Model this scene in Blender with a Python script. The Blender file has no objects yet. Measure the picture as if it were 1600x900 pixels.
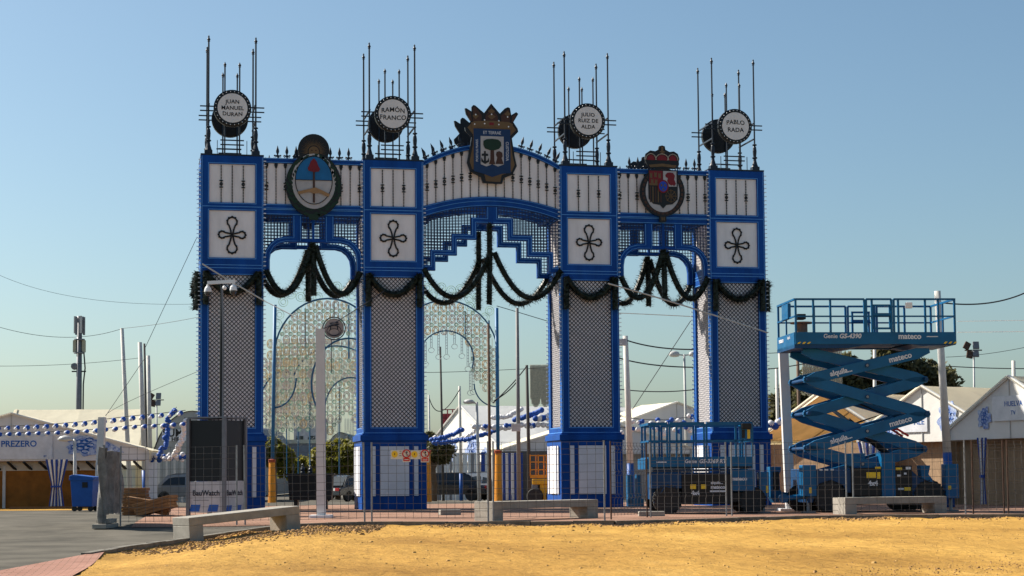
import bpy, math, random
from mathutils import Vector, Matrix
random.seed(7)
R_ = math.radians
col = bpy.context.scene.collection
# ------------------------------------------------------------ camera, world, sun, exposure
F = 2700.0
PITCH, ROLL, YAW = R_(3.7655), R_(-0.44615), R_(11.9811)
CAM = Vector((-10.6745, -53.1116, 1.038))
SHY = 114.43
FW = Vector((math.sin(YAW)*math.cos(PITCH), math.cos(YAW)*math.cos(PITCH), math.sin(PITCH)))
RT0 = Vector((math.cos(YAW), -math.sin(YAW), 0)); UP0 = RT0.cross(FW)
RT = RT0*math.cos(ROLL) + UP0*math.sin(ROLL)
UP = UP0*math.cos(ROLL) - RT0*math.sin(ROLL)
CAMRZ = -YAW
sc = bpy.context.scene
cd = bpy.data.cameras.new('camera'); cam = bpy.data.objects.new('camera', cd); col.objects.link(cam)
cd.sensor_width = 36; cd.sensor_fit = 'HORIZONTAL'; cd.lens = 36*F/1600; cd.shift_y = SHY/1600
cd.clip_start = .5; cd.clip_end = 9000
m4 = Matrix((( RT.x, UP.x, -FW.x, CAM.x), (RT.y, UP.y, -FW.y, CAM.y), (RT.z, UP.z, -FW.z, CAM.z), (0, 0, 0, 1)))
cam.matrix_world = m4; sc.camera = cam
SUN_EL, SUN_BACK = R_(39), R_(26)
FWH = Vector((math.sin(YAW), math.cos(YAW), 0))
sh = (-RT0*math.cos(SUN_BACK) + FWH*math.sin(SUN_BACK)).normalized()
SUNDIR = (sh*math.cos(SUN_EL) + Vector((0, 0, math.sin(SUN_EL)))).normalized()
w = bpy.data.worlds.new('World'); sc.world = w; w.use_nodes = True
nt = w.node_tree; nt.nodes.clear()
sky = nt.nodes.new('ShaderNodeTexSky'); sky.sky_type = 'NISHITA'; sky.sun_disc = False
sky.sun_elevation = SUN_EL; sky.sun_rotation = math.atan2(sh.x, sh.y)
sky.air_density = 1.0; sky.dust_density = 1.6; sky.ozone_density = 3.2; sky.altitude = 0
bg = nt.nodes.new('ShaderNodeBackground'); bg.inputs[1].default_value = 0.068
ow = nt.nodes.new('ShaderNodeOutputWorld')
tint = nt.nodes.new('ShaderNodeMixRGB'); tint.blend_type = 'MULTIPLY'; tint.inputs[0].default_value = 1; tint.inputs[2].default_value = (.92, 1.01, .965, 1)
nt.links.new(sky.outputs[0], tint.inputs[1]); nt.links.new(tint.outputs[0], bg.inputs[0]); nt.links.new(bg.outputs[0], ow.inputs[0])
sd = bpy.data.lights.new('sun', 'SUN'); so = bpy.data.objects.new('sun', sd); col.objects.link(so)
sd.energy = 5.0; sd.angle = R_(.53); sd.color = (1, .93, .82)
so.rotation_euler = SUNDIR.to_track_quat('Z', 'Y').to_euler(); so.location = (-40, 20, 60)
sc.view_settings.view_transform = 'Standard'; sc.view_settings.look = 'None'
sc.view_settings.exposure = 0.92; sc.view_settings.gamma = 1
sc.cycles.max_bounces = 5; sc.cycles.diffuse_bounces = 3; sc.cycles.transparent_max_bounces = 12

# ------------------------------------------------------------ projection helpers
def ray(px, py): return FW + RT*((px-800)/F) - UP*((py-450-SHY)/F)
def at(px, py, D): return CAM + ray(px, py)*D
def ud(p):
    d = Vector((p[0]-CAM.x, p[1]-CAM.y, 0)); return d.dot(RT0), d.dot(FWH)
def sst(t):
    t = max(0., min(1., t)); return t*t*(3-2*t)
def gz(x, y):
    u, D = ud((x, y))
    z = -.2*sst((-u-4.2)/2.2)*sst((41-D)/6)
    z -= .45*sst((D-64)/45)
    return z
def ground(px, D):
    py = 790.
    for _ in range(8):
        p = at(px, py, D); py += (p.z-gz(p.x, p.y))*F/D
    p = at(px, py, D); p.z = gz(p.x, p.y); return p, py
def ghit(px, py, dz=0.):
    r = ray(px, py); lo = 5.
    while lo < 3000:
        p = CAM+r*lo
        if p.z <= gz(p.x, p.y)+dz: break
        lo += .1
    return CAM+r*lo

# ------------------------------------------------------------ materials
MATS = {}
def mat(name, rgb, rough=.6, metal=0., var=.12, scale=3., bump=0., bscale=40., trans=0., spec=.3, rgb2=None, coat=0., stretch=None):
    if name in MATS: return MATS[name]
    m = bpy.data.materials.new(name); m.use_nodes = True; n = m.node_tree; b = n.nodes['Principled BSDF']
    b.inputs['Roughness'].default_value = rough; b.inputs['Metallic'].default_value = metal
    b.inputs['Specular IOR Level'].default_value = spec
    if coat: b.inputs['Coat Weight'].default_value = coat
    tc = n.nodes.new('ShaderNodeTexCoord'); src = tc.outputs['Object']
    if stretch:
        mp = n.nodes.new('ShaderNodeMapping'); mp.inputs['Scale'].default_value = stretch
        n.links.new(src, mp.inputs[0]); src = mp.outputs[0]
    nz = n.nodes.new('ShaderNodeTexNoise'); nz.inputs['Scale'].default_value = scale; nz.inputs['Detail'].default_value = 6
    nz.inputs['Roughness'].default_value = .65
    n.links.new(src, nz.inputs['Vector'])
    rp = n.nodes.new('ShaderNodeValToRGB')
    c2 = rgb2 or tuple(min(1, c*(1+var)) for c in rgb); c1 = tuple(c*(1-var) for c in rgb) if not rgb2 else rgb
    rp.color_ramp.elements[0].position = .33; rp.color_ramp.elements[1].position = .67
    rp.color_ramp.elements[0].color = (*c1, 1); rp.color_ramp.elements[1].color = (*c2, 1)
    n.links.new(nz.outputs['Fac'], rp.inputs[0]); n.links.new(rp.outputs[0], b.inputs['Base Color'])
    if bump:
        n2 = n.nodes.new('ShaderNodeTexNoise'); n2.inputs['Scale'].default_value = bscale; n2.inputs['Detail'].default_value = 5
        n.links.new(src, n2.inputs['Vector'])
        bp = n.nodes.new('ShaderNodeBump'); bp.inputs['Strength'].default_value = bump; bp.inputs['Distance'].default_value = .03
        n.links.new(n2.outputs['Fac'], bp.inputs['Height']); n.links.new(bp.outputs[0], b.inputs['Normal'])
    if trans:
        tr = n.nodes.new('ShaderNodeBsdfTranslucent'); n.links.new(rp.outputs[0], tr.inputs[0])
        mx = n.nodes.new('ShaderNodeMixShader'); mx.inputs[0].default_value = trans
        out = n.nodes['Material Output']
        n.links.new(b.outputs[0], mx.inputs[1]); n.links.new(tr.outputs[0], mx.inputs[2]); n.links.new(mx.outputs[0], out.inputs[0])
    MATS[name] = m; return m
BLUE = mat('portal_blue_paint', (.0015, .055, .26), .5, var=.22, scale=2.2, spec=.15, stretch=(1, 1, .22))
BLUEL = mat('light_blue_rope_light', (.10, .33, .72), .4)
PANEL = mat('white_panel', (.76, .72, .71), .6, var=.10, scale=2.5, stretch=(1, 1, .25))
PLINW = mat('plinth_white', (.62, .62, .64), .6, var=.08, scale=2)
LATT = mat('lattice_black', (.012, .014, .03), .5)
BLACK = mat('black_paint', (.008, .009, .011), .45)
IRON = mat('dark_iron', (.010, .018, .032), .45)
TINSEL = mat('dark_tinsel', (.006, .011, .009), .5, rgb2=(.02, .032, .02), scale=7)
GRID = mat('grid_blue_black', (.012, .03, .08), .5)
DRUMW = mat('drum_white', (.70, .67, .65), .5, var=.06)
BULB = mat('bulb_glass', (.75, .78, .8), .2)
LIFT = mat('lift_blue', (.0015, .09, .22), .42, spec=.2, var=.15, scale=2, coat=.2)
LIFTD = mat('lift_dark_blue', (.0015, .04, .12), .45, var=.2, scale=2)
RUBBER = mat('tyre_rubber', (.028, .028, .028), .85, bump=.4)
RIM = mat('wheel_rim_grey', (.24, .24, .25), .6)
STEEL = mat('galvanised_steel', (.22, .23, .24), .5, .55, var=.25, scale=8)
RUST = mat('rusty_steel', (.10, .055, .035), .8, .2, rgb2=(.05, .035, .03), scale=9)
WIRE = mat('fence_wire', (.13, .125, .12), .55, .4)
CABLE = mat('cable_black', (.03, .033, .04), .7)
CABLEW = mat('cable_pale', (.5, .47, .42), .7)
CONC = mat('bench_concrete', (.30, .275, .235), .85, var=.16, scale=4, bump=.25, bscale=60)
CONCP = mat('pole_concrete', (.56, .54, .50), .75, var=.1, scale=3)
CURBM = mat('kerb_concrete', (.16, .145, .12), .9, var=.3, scale=5, bump=.4)
WHITE = mat('white_paint', (.72, .72, .72), .5, var=.06)
YELLOW = mat('yellow_sticker', (.75, .5, .03), .5)
ORANGE = mat('orange_plastic', (.72, .27, .02), .55, var=.15)
RED = mat('red_paint', (.5, .02, .02), .5)
GREY = mat('grey_metal', (.16, .165, .18), .5, .3)
TENTC = mat('tent_cream', (.82, .74, .55), .7, var=.07, scale=.8, trans=.2, bump=.5, bscale=2.5)
TENTT = mat('tent_cream_thin', (.84, .77, .60), .7, var=.07, scale=.8, trans=.55, bump=.5, bscale=2.5)
TENTW = mat('tent_white', (.80, .78, .74), .7, var=.07, scale=.8, trans=.2, bump=.5, bscale=2.5)
TENTG = mat('tent_gable_shade_tone', (.62, .61, .62), .7, var=.08, scale=.8)  # tent white darkened in colour for the gables that lie in shade
OCHRE = mat('ochre_board', (.22, .085, .012), .8, var=.25, scale=2.5)
BROWNW = mat('brown_mat_wall', (.30, .20, .12), .85, var=.25, scale=6, stretch=(6, 6, .6))
TANW = mat('tan_tent_lining', (.62, .40, .20), .8, var=.12, scale=1.5, trans=.35)
FLORAL = mat('blue_floral_print', (.55, .62, .72), .7, rgb2=(.02, .10, .42), scale=9)
STRIPE_B = mat('curtain_blue', (.03, .07, .30), .8)
STRIPE_W = mat('curtain_white', (.80, .78, .74), .8)
BINB = mat('bin_blue', (.008, .075, .30), .5)
WOOD = mat('raw_wood', (.20, .10, .04), .8, var=.3, scale=4, stretch=(1, 6, 6))
TARP = mat('grey_tarp', (.20, .19, .175), .85, var=.35, scale=5, bump=.5, bscale=12)
GLASS = mat('dark_glass', (.02, .025, .03), .08, spec=.6)
CARD = mat('car_dark', (.02, .02, .022), .25, coat=.6)
CARG = mat('car_silver', (.30, .31, .33), .3, .3, coat=.5)
CARW = mat('car_white', (.65, .66, .67), .3, coat=.5)
LAMPG = mat('lamp_grey', (.45, .45, .44), .5)
GOLD = mat('crest_gold', (.13, .078, .034), .55)
GREEN = mat('crest_green', (.008, .03, .016), .6)
CBLUE = mat('crest_blue', (.006, .12, .30), .5)
CNAVY = mat('crest_navy', (.004, .03, .10), .5)
CRED = mat('crest_red', (.17, .008, .014), .5)
CBROWN = mat('crest_brown', (.06, .026, .017), .6)
SKINT = mat('crest_tan', (.32, .18, .08), .6)
TEXTB = mat('lettering_black', (.01, .01, .012), .5)
TEXTBL = mat('lettering_blue', (.01, .10, .38), .5)
TEXTW = mat('lettering_white', (.62, .64, .68), .5)
BARK = mat('bark', (.10, .07, .045), .9, bump=.5)
LIGHTW = mat('light_tube_pale', (.80, .78, .68), .3, trans=.5)
LIGHTY = mat('light_tube_amber', (.76, .64, .44), .3, trans=.5)
LIGHTG = mat('light_tube_green', (.52, .66, .54), .3, trans=.5)
LIGHTP = mat('light_tube_rose', (.70, .62, .57), .3, trans=.5)
ARCHB = mat('arch_frame_blue', (.02, .11, .22), .5)

def leafmat(name, c1, c2):
    m = mat(name, c1, .6, rgb2=c2, scale=1.2, trans=.45); return m
LEAFO = leafmat('leaf_olive', (.13, .135, .018), (.22, .195, .03))
LEAFD = leafmat('leaf_dark', (.065, .066, .026), (.12, .11, .048))

# ------------------------------------------------------------ mesh builder
class MB:
    def __init__(s): s.v = []; s.f = []
    def box(s, x0, x1, y0, y1, z0, z1):
        b = len(s.v)
        s.v += [(x0,y0,z0),(x1,y0,z0),(x1,y1,z0),(x0,y1,z0),(x0,y0,z1),(x1,y0,z1),(x1,y1,z1),(x0,y1,z1)]
        s.f += [tuple(b+i for i in q) for q in ((0,3,2,1),(4,5,6,7),(0,1,5,4),(1,2,6,5),(2,3,7,6),(3,0,4,7))]
        return s
    def bar(s, p, q, w=.05, h=None, up=(0,0,1)):
        h = h or w; p = Vector(p); q = Vector(q); d = (q-p)
        if d.length < 1e-6: return s
        d.normalize(); u = Vector(up)
        if abs(d.dot(u)) > .98: u = Vector((0,1,0))
        a = d.cross(u).normalized()*(w/2); c = a.cross(d).normalized()*(h/2); b = len(s.v)
        for o in (p, q):
            for k1, k2 in ((-1,-1),(1,-1),(1,1),(-1,1)): s.v.append(tuple(o+a*k1+c*k2))
        s.f += [tuple(b+i for i in t) for t in ((0,1,2,3),(7,6,5,4),(0,4,5,1),(1,5,6,2),(2,6,7,3),(3,7,4,0))]
        return s
    def tube(s, pts, r, n=6, close=False, cap=True):
        pts = [Vector(p) for p in pts]; N = len(pts); b = len(s.v)
        rr = r if isinstance(r, (list, tuple)) else [r]*N
        pa = None
        for i, p in enumerate(pts):
            if close: d = pts[(i+1) % N]-pts[i-1]
            else: d = pts[min(i+1, N-1)]-pts[max(i-1, 0)]
            d.normalize()
            if pa is None:
                u = Vector((0,0,1)) if abs(d.z) < .9 else Vector((0,1,0)); a = d.cross(u).normalized()
            else:
                a = pa-d*pa.dot(d); a.normalize()
            pa = a; c = d.cross(a)
            for k in range(n):
                t = 2*math.pi*k/n; s.v.append(tuple(p+(a*math.cos(t)+c*math.sin(t))*rr[i]))
        M = N if close else N-1
        for i in range(M):
            j = (i+1) % N
            for k in range(n):
                l = (k+1) % n; s.f.append((b+i*n+k, b+i*n+l, b+j*n+l, b+j*n+k))
        if cap and not close:
            s.f.append(tuple(b+k for k in range(n-1, -1, -1))); s.f.append(tuple(b+(N-1)*n+k for k in range(n)))
        return s
    def prism(s, poly, y0, y1):           # polygon in (x,z), extruded along y
        b = len(s.v); n = len(poly)
        s.v += [(x, y0, z) for x, z in poly]+[(x, y1, z) for x, z in poly]
        s.f.append(tuple(b+i for i in range(n))); s.f.append(tuple(b+n+i for i in range(n-1, -1, -1)))
        for i in range(n):
            j = (i+1) % n; s.f.append((b+j, b+i, b+n+i, b+n+j))
        return s
    def prismx(s, poly, x0, x1):          # polygon in (y,z), extruded along x
        b = len(s.v); n = len(poly)
        s.v += [(x0, y, z) for y, z in poly]+[(x1, y, z) for y, z in poly]
        s.f.append(tuple(b+i for i in range(n))); s.f.append(tuple(b+n+i for i in range(n-1, -1, -1)))
        for i in range(n):
            j = (i+1) % n; s.f.append((b+j, b+i, b+n+i, b+n+j))
        return s
    def lathe(s, prof, cx=0, cy=0, n=10, axis='z', flat=1.):     # prof: (r, t) along axis
        b = len(s.v)
        for r, t in prof:
            for k in range(n):
                a = 2*math.pi*k/n; c, d = math.cos(a)*r, math.sin(a)*r
                if axis == 'z': s.v.append((cx+c, cy+d*flat, t))
                else: s.v.append((cx+c, t, cy+d))
        for i in range(len(prof)-1):
            for k in range(n):
                l = (k+1) % n; s.f.append((b+i*n+k, b+i*n+l, b+(i+1)*n+l, b+(i+1)*n+k))
        s.f.append(tuple(b+k for k in range(n-1, -1, -1))); e = b+(len(prof)-1)*n
        s.f.append(tuple(e+k for k in range(n)))
        return s
    def ball(s, c, r, n=8, m=5):
        b = len(s.v); c = Vector(c)
        s.v.append(tuple(c-Vector((0,0,r))))
        for i in range(1, m):
            t = math.pi*i/m
            for k in range(n):
                a = 2*math.pi*k/n; s.v.append((c.x+r*math.sin(t)*math.cos(a), c.y+r*math.sin(t)*math.sin(a), c.z-r*math.cos(t)))
        s.v.append(tuple(c+Vector((0,0,r)))); e = len(s.v)-1
        for k in range(n):
            l = (k+1) % n; s.f.append((b, b+1+l, b+1+k)); s.f.append((e, e-n+k, e-n+l))
        for i in range(m-2):
            for k in range(n):
                l = (k+1) % n; s.f.append((b+1+i*n+k, b+1+i*n+l, b+1+(i+1)*n+l, b+1+(i+1)*n+k))
        return s
    def quad(s, *p):
        b = len(s.v); s.v += [tuple(x) for x in p]; s.f.append(tuple(range(b, b+len(p)))); return s
    def mesh(s, name, m, smooth=False):
        me = bpy.data.meshes.new(name); me.from_pydata(s.v, [], s.f); me.materials.append(m)
        if smooth: me.polygons.foreach_set('use_smooth', [True]*len(me.polygons))
        me.update(); return me
    def build(s, name, m, parent=None, smooth=False, kind=None, bevel=0):
        o = bpy.data.objects.new(name, s.mesh(name, m, smooth)); col.objects.link(o); o.parent = parent
        if kind: o['kind'] = kind
        if bevel:
            bv = o.modifiers.new('bevel', 'BEVEL'); bv.width = bevel; bv.segments = 2; bv.limit_method = 'ANGLE'
        return o
def link(name, me, parent, loc=(0,0,0), rot=(0,0,0), kind=None, scale=None):
    o = bpy.data.objects.new(name, me); col.objects.link(o); o.parent = parent; o.location = loc; o.rotation_euler = rot
    if kind: o['kind'] = kind
    if scale: o.scale = scale
    return o
def tag(o, label, cat, group=None):
    o['label'] = label; o['category'] = cat
    if group: o['group'] = group
    return o
def thing(name, label, cat, loc=(0,0,0), rz=0, group=None):
    o = bpy.data.objects.new(name, None); col.objects.link(o); o.location = loc; o.rotation_euler = (0,0,rz)
    o.empty_display_size = .3
    return tag(o, label, cat, group)
def text(body, size, m, parent, loc, rot=(R_(90),0,0), name='lettering', ext=.003, align='CENTER', warp=0., sx=1., offset=0., shear=0., space=1.):
    cu = bpy.data.curves.new(name, 'FONT'); cu.body = body; cu.size = size; cu.align_x = align; cu.align_y = 'CENTER'
    cu.extrude = ext; cu.resolution_u = 3; cu.offset = offset; cu.shear = shear; cu.space_character = space
    t = bpy.data.objects.new(name, cu); col.objects.link(t)
    dg = bpy.context.evaluated_depsgraph_get(); dg.update()
    me = bpy.data.meshes.new_from_object(t.evaluated_get(dg))
    bpy.data.objects.remove(t); bpy.data.curves.remove(cu)
    for v in me.vertices: v.co.x *= sx; v.co.y += warp*v.co.x**2
    me.materials.clear(); me.materials.append(m)
    return link(name, me, parent, loc, rot)
class Fr:                                   # metre frame of a thing standing on the ground at column px0, depth D
    def __init__(s, px0, D):
        s.p, s.y0 = ground(px0, D); s.px0 = px0; s.s = F/D; s.D = D
    def x(s, px, py=None):
        py = s.y0 if py is None else py
        return (px+(px-521)*2.74e-5*(s.y0-py)-s.px0)/s.s
    def z(s, py): return (s.y0-py)/s.s
    def thing(s, name, label, cat, rz=0, group=None): return thing(name, label, cat, s.p, CAMRZ+rz, group)
def ell(cx, cz, rx, rz, n=32, a0=0, a1=2*math.pi):
    full = abs(a1-a0-2*math.pi) < 1e-6; k = n if full else n+1
    return [(cx+rx*math.cos(a0+(a1-a0)*i/n), cz+rz*math.sin(a0+(a1-a0)*i/n)) for i in range(k)]
# ------------------------------------------------------------ ground, road, plaza, kerb, sand
def brickmat(name, c1, c2, mortar, sx, sy):
    m = bpy.data.materials.new(name); m.use_nodes = True; n = m.node_tree; b = n.nodes['Principled BSDF']
    b.inputs['Roughness'].default_value = .95; b.inputs['Specular IOR Level'].default_value = .05
    tc = n.nodes.new('ShaderNodeTexCoord'); br = n.nodes.new('ShaderNodeTexBrick')
    br.inputs['Scale'].default_value = 1; br.inputs['Brick Width'].default_value = sx; br.inputs['Row Height'].default_value = sy
    br.inputs['Mortar Size'].default_value = .008
    br.inputs['Color1'].default_value = (*c1, 1); br.inputs['Color2'].default_value = (*c2, 1); br.inputs['Mortar'].default_value = (*mortar, 1)
    nz = n.nodes.new('ShaderNodeTexNoise'); nz.inputs['Scale'].default_value = .35; nz.inputs['Detail'].default_value = 7
    mx = n.nodes.new('ShaderNodeMixRGB'); mx.blend_type = 'MULTIPLY'; mx.inputs[0].default_value = .75
    rp = n.nodes.new('ShaderNodeValToRGB'); rp.color_ramp.elements[0].color = (.55, .5, .45, 1); rp.color_ramp.elements[1].color = (1.1, 1.05, 1, 1)
    rp.color_ramp.elements[0].position = .3; rp.color_ramp.elements[1].position = .65
    n.links.new(tc.outputs['Object'], br.inputs['Vector']); n.links.new(tc.outputs['Object'], nz.inputs['Vector'])
    n.links.new(nz.outputs['Fac'], rp.inputs[0]); n.links.new(br.outputs['Color'], mx.inputs[1]); n.links.new(rp.outputs[0], mx.inputs[2])
    n.links.new(mx.outputs[0], b.inputs['Base Color']); return m
def sandmat():
    m = bpy.data.materials.new('sandy_earth'); m.use_nodes = True; n = m.node_tree; b = n.nodes['Principled BSDF']
    b.inputs['Roughness'].default_value = .95; b.inputs['Specular IOR Level'].default_value = .1
    tc = n.nodes.new('ShaderNodeTexCoord')
    def noise(scale, det=7, st=None):
        z = n.nodes.new('ShaderNodeTexNoise'); z.inputs['Scale'].default_value = scale; z.inputs['Detail'].default_value = det; z.inputs['Roughness'].default_value = .68
        s = tc.outputs['Object']
        if st:
            mp = n.nodes.new('ShaderNodeMapping'); mp.inputs['Scale'].default_value = st; mp.inputs['Rotation'].default_value = (0, 0, R_(12)); n.links.new(s, mp.inputs[0]); s = mp.outputs[0]
        n.links.new(s, z.inputs['Vector']); return z.outputs['Fac']
    def ramp(f, stops):
        r = n.nodes.new('ShaderNodeValToRGB'); e = r.color_ramp.elements
        e[0].position, e[0].color = stops[0][0], (*stops[0][1], 1); e[1].position, e[1].color = stops[-1][0], (*stops[-1][1], 1)
        for p, c in stops[1:-1]:
            x = e.new(p); x.color = (*c, 1)
        n.links.new(f, r.inputs[0]); return r.outputs[0]
    base = ramp(noise(.30, 9, (1.1, .55, 1)), [(.25, (.25, .135, .035)), (.42, (.41, .235, .056)), (.58, (.52, .305, .075)), (.8, (.57, .37, .12))])
    fine = ramp(noise(7, 12, (1, .4, 1)), [(.28, (.42, .36, .32)), (.44, (.9, .88, .86)), (.7, (1.1, 1.08, 1.05))])
    mx = n.nodes.new('ShaderNodeMixRGB'); mx.blend_type = 'MULTIPLY'; mx.inputs[0].default_value = .8
    n.links.new(base, mx.inputs[1]); n.links.new(fine, mx.inputs[2])
    spk = ramp(noise(12, 5, (1, .5, 1)), [(.30, (.30, .24, .20)), (.41, (1, 1, 1))])
    m2 = n.nodes.new('ShaderNodeMixRGB'); m2.blend_type = 'MULTIPLY'; m2.inputs[0].default_value = .7
    n.links.new(mx.outputs[0], m2.inputs[1]); n.links.new(spk, m2.inputs[2])
    pat = ramp(noise(.09, 4, (1, .45, 1)), [(.30, (.70, .64, .60)), (.50, (.95, .94, .93)), (.68, (1.02, 1.02, 1.02))])
    m3 = n.nodes.new('ShaderNodeMixRGB'); m3.blend_type = 'MULTIPLY'; m3.inputs[0].default_value = .9
    n.links.new(m2.outputs[0], m3.inputs[1]); n.links.new(pat, m3.inputs[2])
    n.links.new(m3.outputs[0], b.inputs['Base Color'])
    bp = n.nodes.new('ShaderNodeBump'); bp.inputs['Strength'].default_value = 1.0; bp.inputs['Distance'].default_value = .09
    n.links.new(noise(3.2, 12, (1, .55, 1)), bp.inputs['Height']); n.links.new(bp.outputs[0], b.inputs['Normal'])
    return m
ASPH = mat('road_asphalt', (.075, .07, .06), 1., rgb2=(.145, .132, .11), scale=.6, bump=.25, bscale=30, spec=.03)
FARG = mat('far_ground', (.16, .15, .13), .95, rgb2=(.24, .21, .16), scale=.25)
SANDM = sandmat()
PAVE = brickmat('red_paving', (.30, .18, .135), (.36, .22, .165), (.18, .13, .10), .22, .11)
TACT = brickmat('pink_kerb_tiles', (.34, .19, .15), (.38, .22, .18), (.2, .13, .1), .2, .2)
def uw(u, D): return CAM.x+RT0.x*u+FWH.x*D, CAM.y+RT0.y*u+FWH.y*D
def struct(o): o['kind'] = 'structure'; return o
def sheet(name, us, Ds, zf, m, smooth=True):
    v = []; f = []; nu = len(us); nd = len(Ds)
    for D in Ds:
        for u in us:
            x, y = uw(u, D); v.append((x, y, zf(x, y, u, D)))
    for j in range(nd-1):
        for i in range(nu-1): f.append((j*nu+i, j*nu+i+1, (j+1)*nu+i+1, (j+1)*nu+i))
    b = MB(); b.v = v; b.f = f
    return struct(b.build(name, m, None, smooth))
def poly_sheet(name, pts, m, dz, n=40):          # a four-sided patch between two polylines of (u, D)
    A, B = pts
    def samp(P, t):
        k = t*(len(P)-1); i = min(int(k), len(P)-2); q = k-i
        return P[i][0]*(1-q)+P[i+1][0]*q, P[i][1]*(1-q)+P[i+1][1]*q
    b = MB(); N = n
    for j in range(N+1):
        t = j/N
        for i in range(N+1):
            a = samp(A, i/N); c = samp(B, i/N); u = a[0]*(1-t)+c[0]*t; D = a[1]*(1-t)+c[1]*t
            x, y = uw(u, D); b.v.append((x, y, gz(x, y)+dz))
    for j in range(N):
        for i in range(N): k = j*(N+1)+i; b.f.append((k, k+1, k+N+2, k+N+1))
    return struct(b.build(name, m, None, True))
big = [-5000, -1500, -500, -200, -100, -60, -40]+[-30+i*1.5 for i in range(41)]+[40, 60, 100, 200, 500, 1500, 5000]
Db = [-300, -60, -10]+[i*1.5 for i in range(0, 90)]+[140, 170, 250, 500, 1200, 3000, 8000]
sheet('ground', big, Db, lambda x, y, u, D: gz(x, y)-.14, FARG)
kpx = [(134,866),(165,860),(200,854.5),(235,849.5),(270,845),(310,839),(350,833.5),(390,828),(430,823),(470,819.5),(510,818),(560,817),(630,816.7),(700,816.5),(830,816),(960,815),(1100,811.5),(1240,807.5),(1400,805.5),(1600,804),(1760,803)]
KERB = [ud(ghit(*p)) for p in kpx]
def kD(u):                                   # depth of the kerb line at lateral u
    if u <= KERB[0][0]: return KERB[0][1]
    for a, b in zip(KERB, KERB[1:]):
        if a[0] <= u <= b[0]: return a[1]+(b[1]-a[1])*(u-a[0])/(b[0]-a[0]+1e-9)
    return KERB[-1][1]
KERB.sort()
# sand lot
from mathutils import noise as mnoise
def sand_z(x, y, u, D):
    z = gz(x, y)-.085
    d = max(0., kD(u)-D)
    z += .035*mnoise.noise(Vector((x*.4, y*.22, 1)))+.02*mnoise.noise(Vector((x*1.4, y*.7, 3)))+.012*mnoise.noise(Vector((x*4, y*2.2, 5)))
    e = math.exp(-d/(.9 if u > -3 else 2.2))
    z += e*(.035+.05*mnoise.noise(Vector((x*1.1, y*1.1, 9)))+.03*mnoise.noise(Vector((x*3.1, y*3.1, 11))))
    for q, wd in ((2.6, .17), (4.1, .17), (7.3, .2), (9.0, .2), (13.2, .22)):
        dd = D-(36.5-q)+.06*u*(1 if q < 5 else -1.6)+.25*math.sin(u*.35+q); a = abs(dd)/wd
        if a < 2.2: z += .018*(math.exp(-(a-1.3)**2*4)-1.15*math.exp(-a*a*1.2))*(.7+.3*math.sin(u*9))*max(0, .4+1.4*mnoise.noise(Vector((u*.3, q, 3))))
    return z
A = KERB[0]; Bq = ud(ghit(-30, 897)); Cq = ud(ghit(108, 903))
def line(p, q, u): return p[1]+(q[1]-p[1])*(u-p[0])/(q[0]-p[0])
b = MB(); NU, ND = 320, 200
u0, u1 = KERB[0][0], 16.
for j in range(ND+1):
    for i in range(NU+1):
        u = u0+(u1-u0)*i/NU; Dk = kD(u); Dn = max(13., line(A, Cq, u) if u > A[0] else A[1]); Dn = min(Dn, Dk-.05)
        t = (j/ND)**1.4; D = Dk-.03+(Dn-Dk)*t; x, y = uw(u, D); b.v.append((x, y, sand_z(x, y, u, D)+(.075 if Dn > 13.01 else 0)*t**6))
for j in range(ND):
    for i in range(NU): k = j*(NU+1)+i; b.f.append((k, k+1, k+NU+2, k+NU+1))
struct(b.build('sand_lot', SANDM, None, True))
# road at the left, tile strip at its near corner
b = MB(); NU, ND = 60, 110
def uR(D):
    if D < A[1]: return A[0]+(Bq[0]-A[0])*(D-A[1])/(Bq[1]-A[1])
    for p, q in zip(KERB, KERB[1:]):
        if p[0] > -3.9: break
        if p[1] <= D <= q[1]: return p[0]+(q[0]-p[0])*(D-p[1])/(q[1]-p[1]+1e-9)
    return -3.9
for j in range(ND+1):
    for i in range(NU+1):
        D = 6+51*j/ND; u = uR(D)+(-45-uR(D))*(1-i/NU)**2; x, y = uw(u, D); b.v.append((x, y, gz(x, y)-.012))
for j in range(ND):
    for i in range(NU): k = j*(NU+1)+i; b.f.append((k, k+1, k+NU+2, k+NU+1))
struct(b.build('road', ASPH, None, True))
def ext(p, q, k): return (p[0]+(q[0]-p[0])*k, p[1]+(q[1]-p[1])*k)
poly_sheet('tile_strip', ([A, ext(A, Bq, .5), Bq, ext(A, Bq, 1.6)], [A, ext(A, Cq, .5), Cq, ext(A, Cq, 1.6)]), TACT, .0, 30)
# plaza paving
pf = [ud(ghit(205, 824.3)), ud(ghit(290, 823)), ud(ghit(400, 821.3)), ud(ghit(455, 819.9))]+[(k[0], k[1]+.02) for k in KERB if k[0] > -4.4]
pf = sorted(pf)
pbk = [(-12.5, 62), (-6, 63), (0, 64), (8, 64), (16, 60), (19.5, 58)]
poly_sheet('plaza_paving', (pf, pbk), PAVE, 0, 60)
poly_sheet('street_behind', ([(-20, 62.05), (-6, 63.05), (0, 64.05), (8, 64.05), (30, 64.05)], [(-45, 130), (-10, 130), (0, 130), (10, 130), (40, 130)]), ASPH, -.02, 40)
poly_sheet('dirt_verge', ([(-40, 56.05), (-24, 56.55), (-14, 57.05), (-11.6, 56.7)], [(-44, 61), (-26, 62), (-16, 62), (-12.6, 62)]), SANDM, -.004, 30)
# drain line in front of the portal
b = MB()
for i in range(60):
    x0 = -11.5+i*.42; b.box(x0, x0+.40, -1.5, -1.25, -.01, .006)
struct(b.build('drain_channel', mat('drain_grey', (.09, .085, .08), .9), None))
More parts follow.
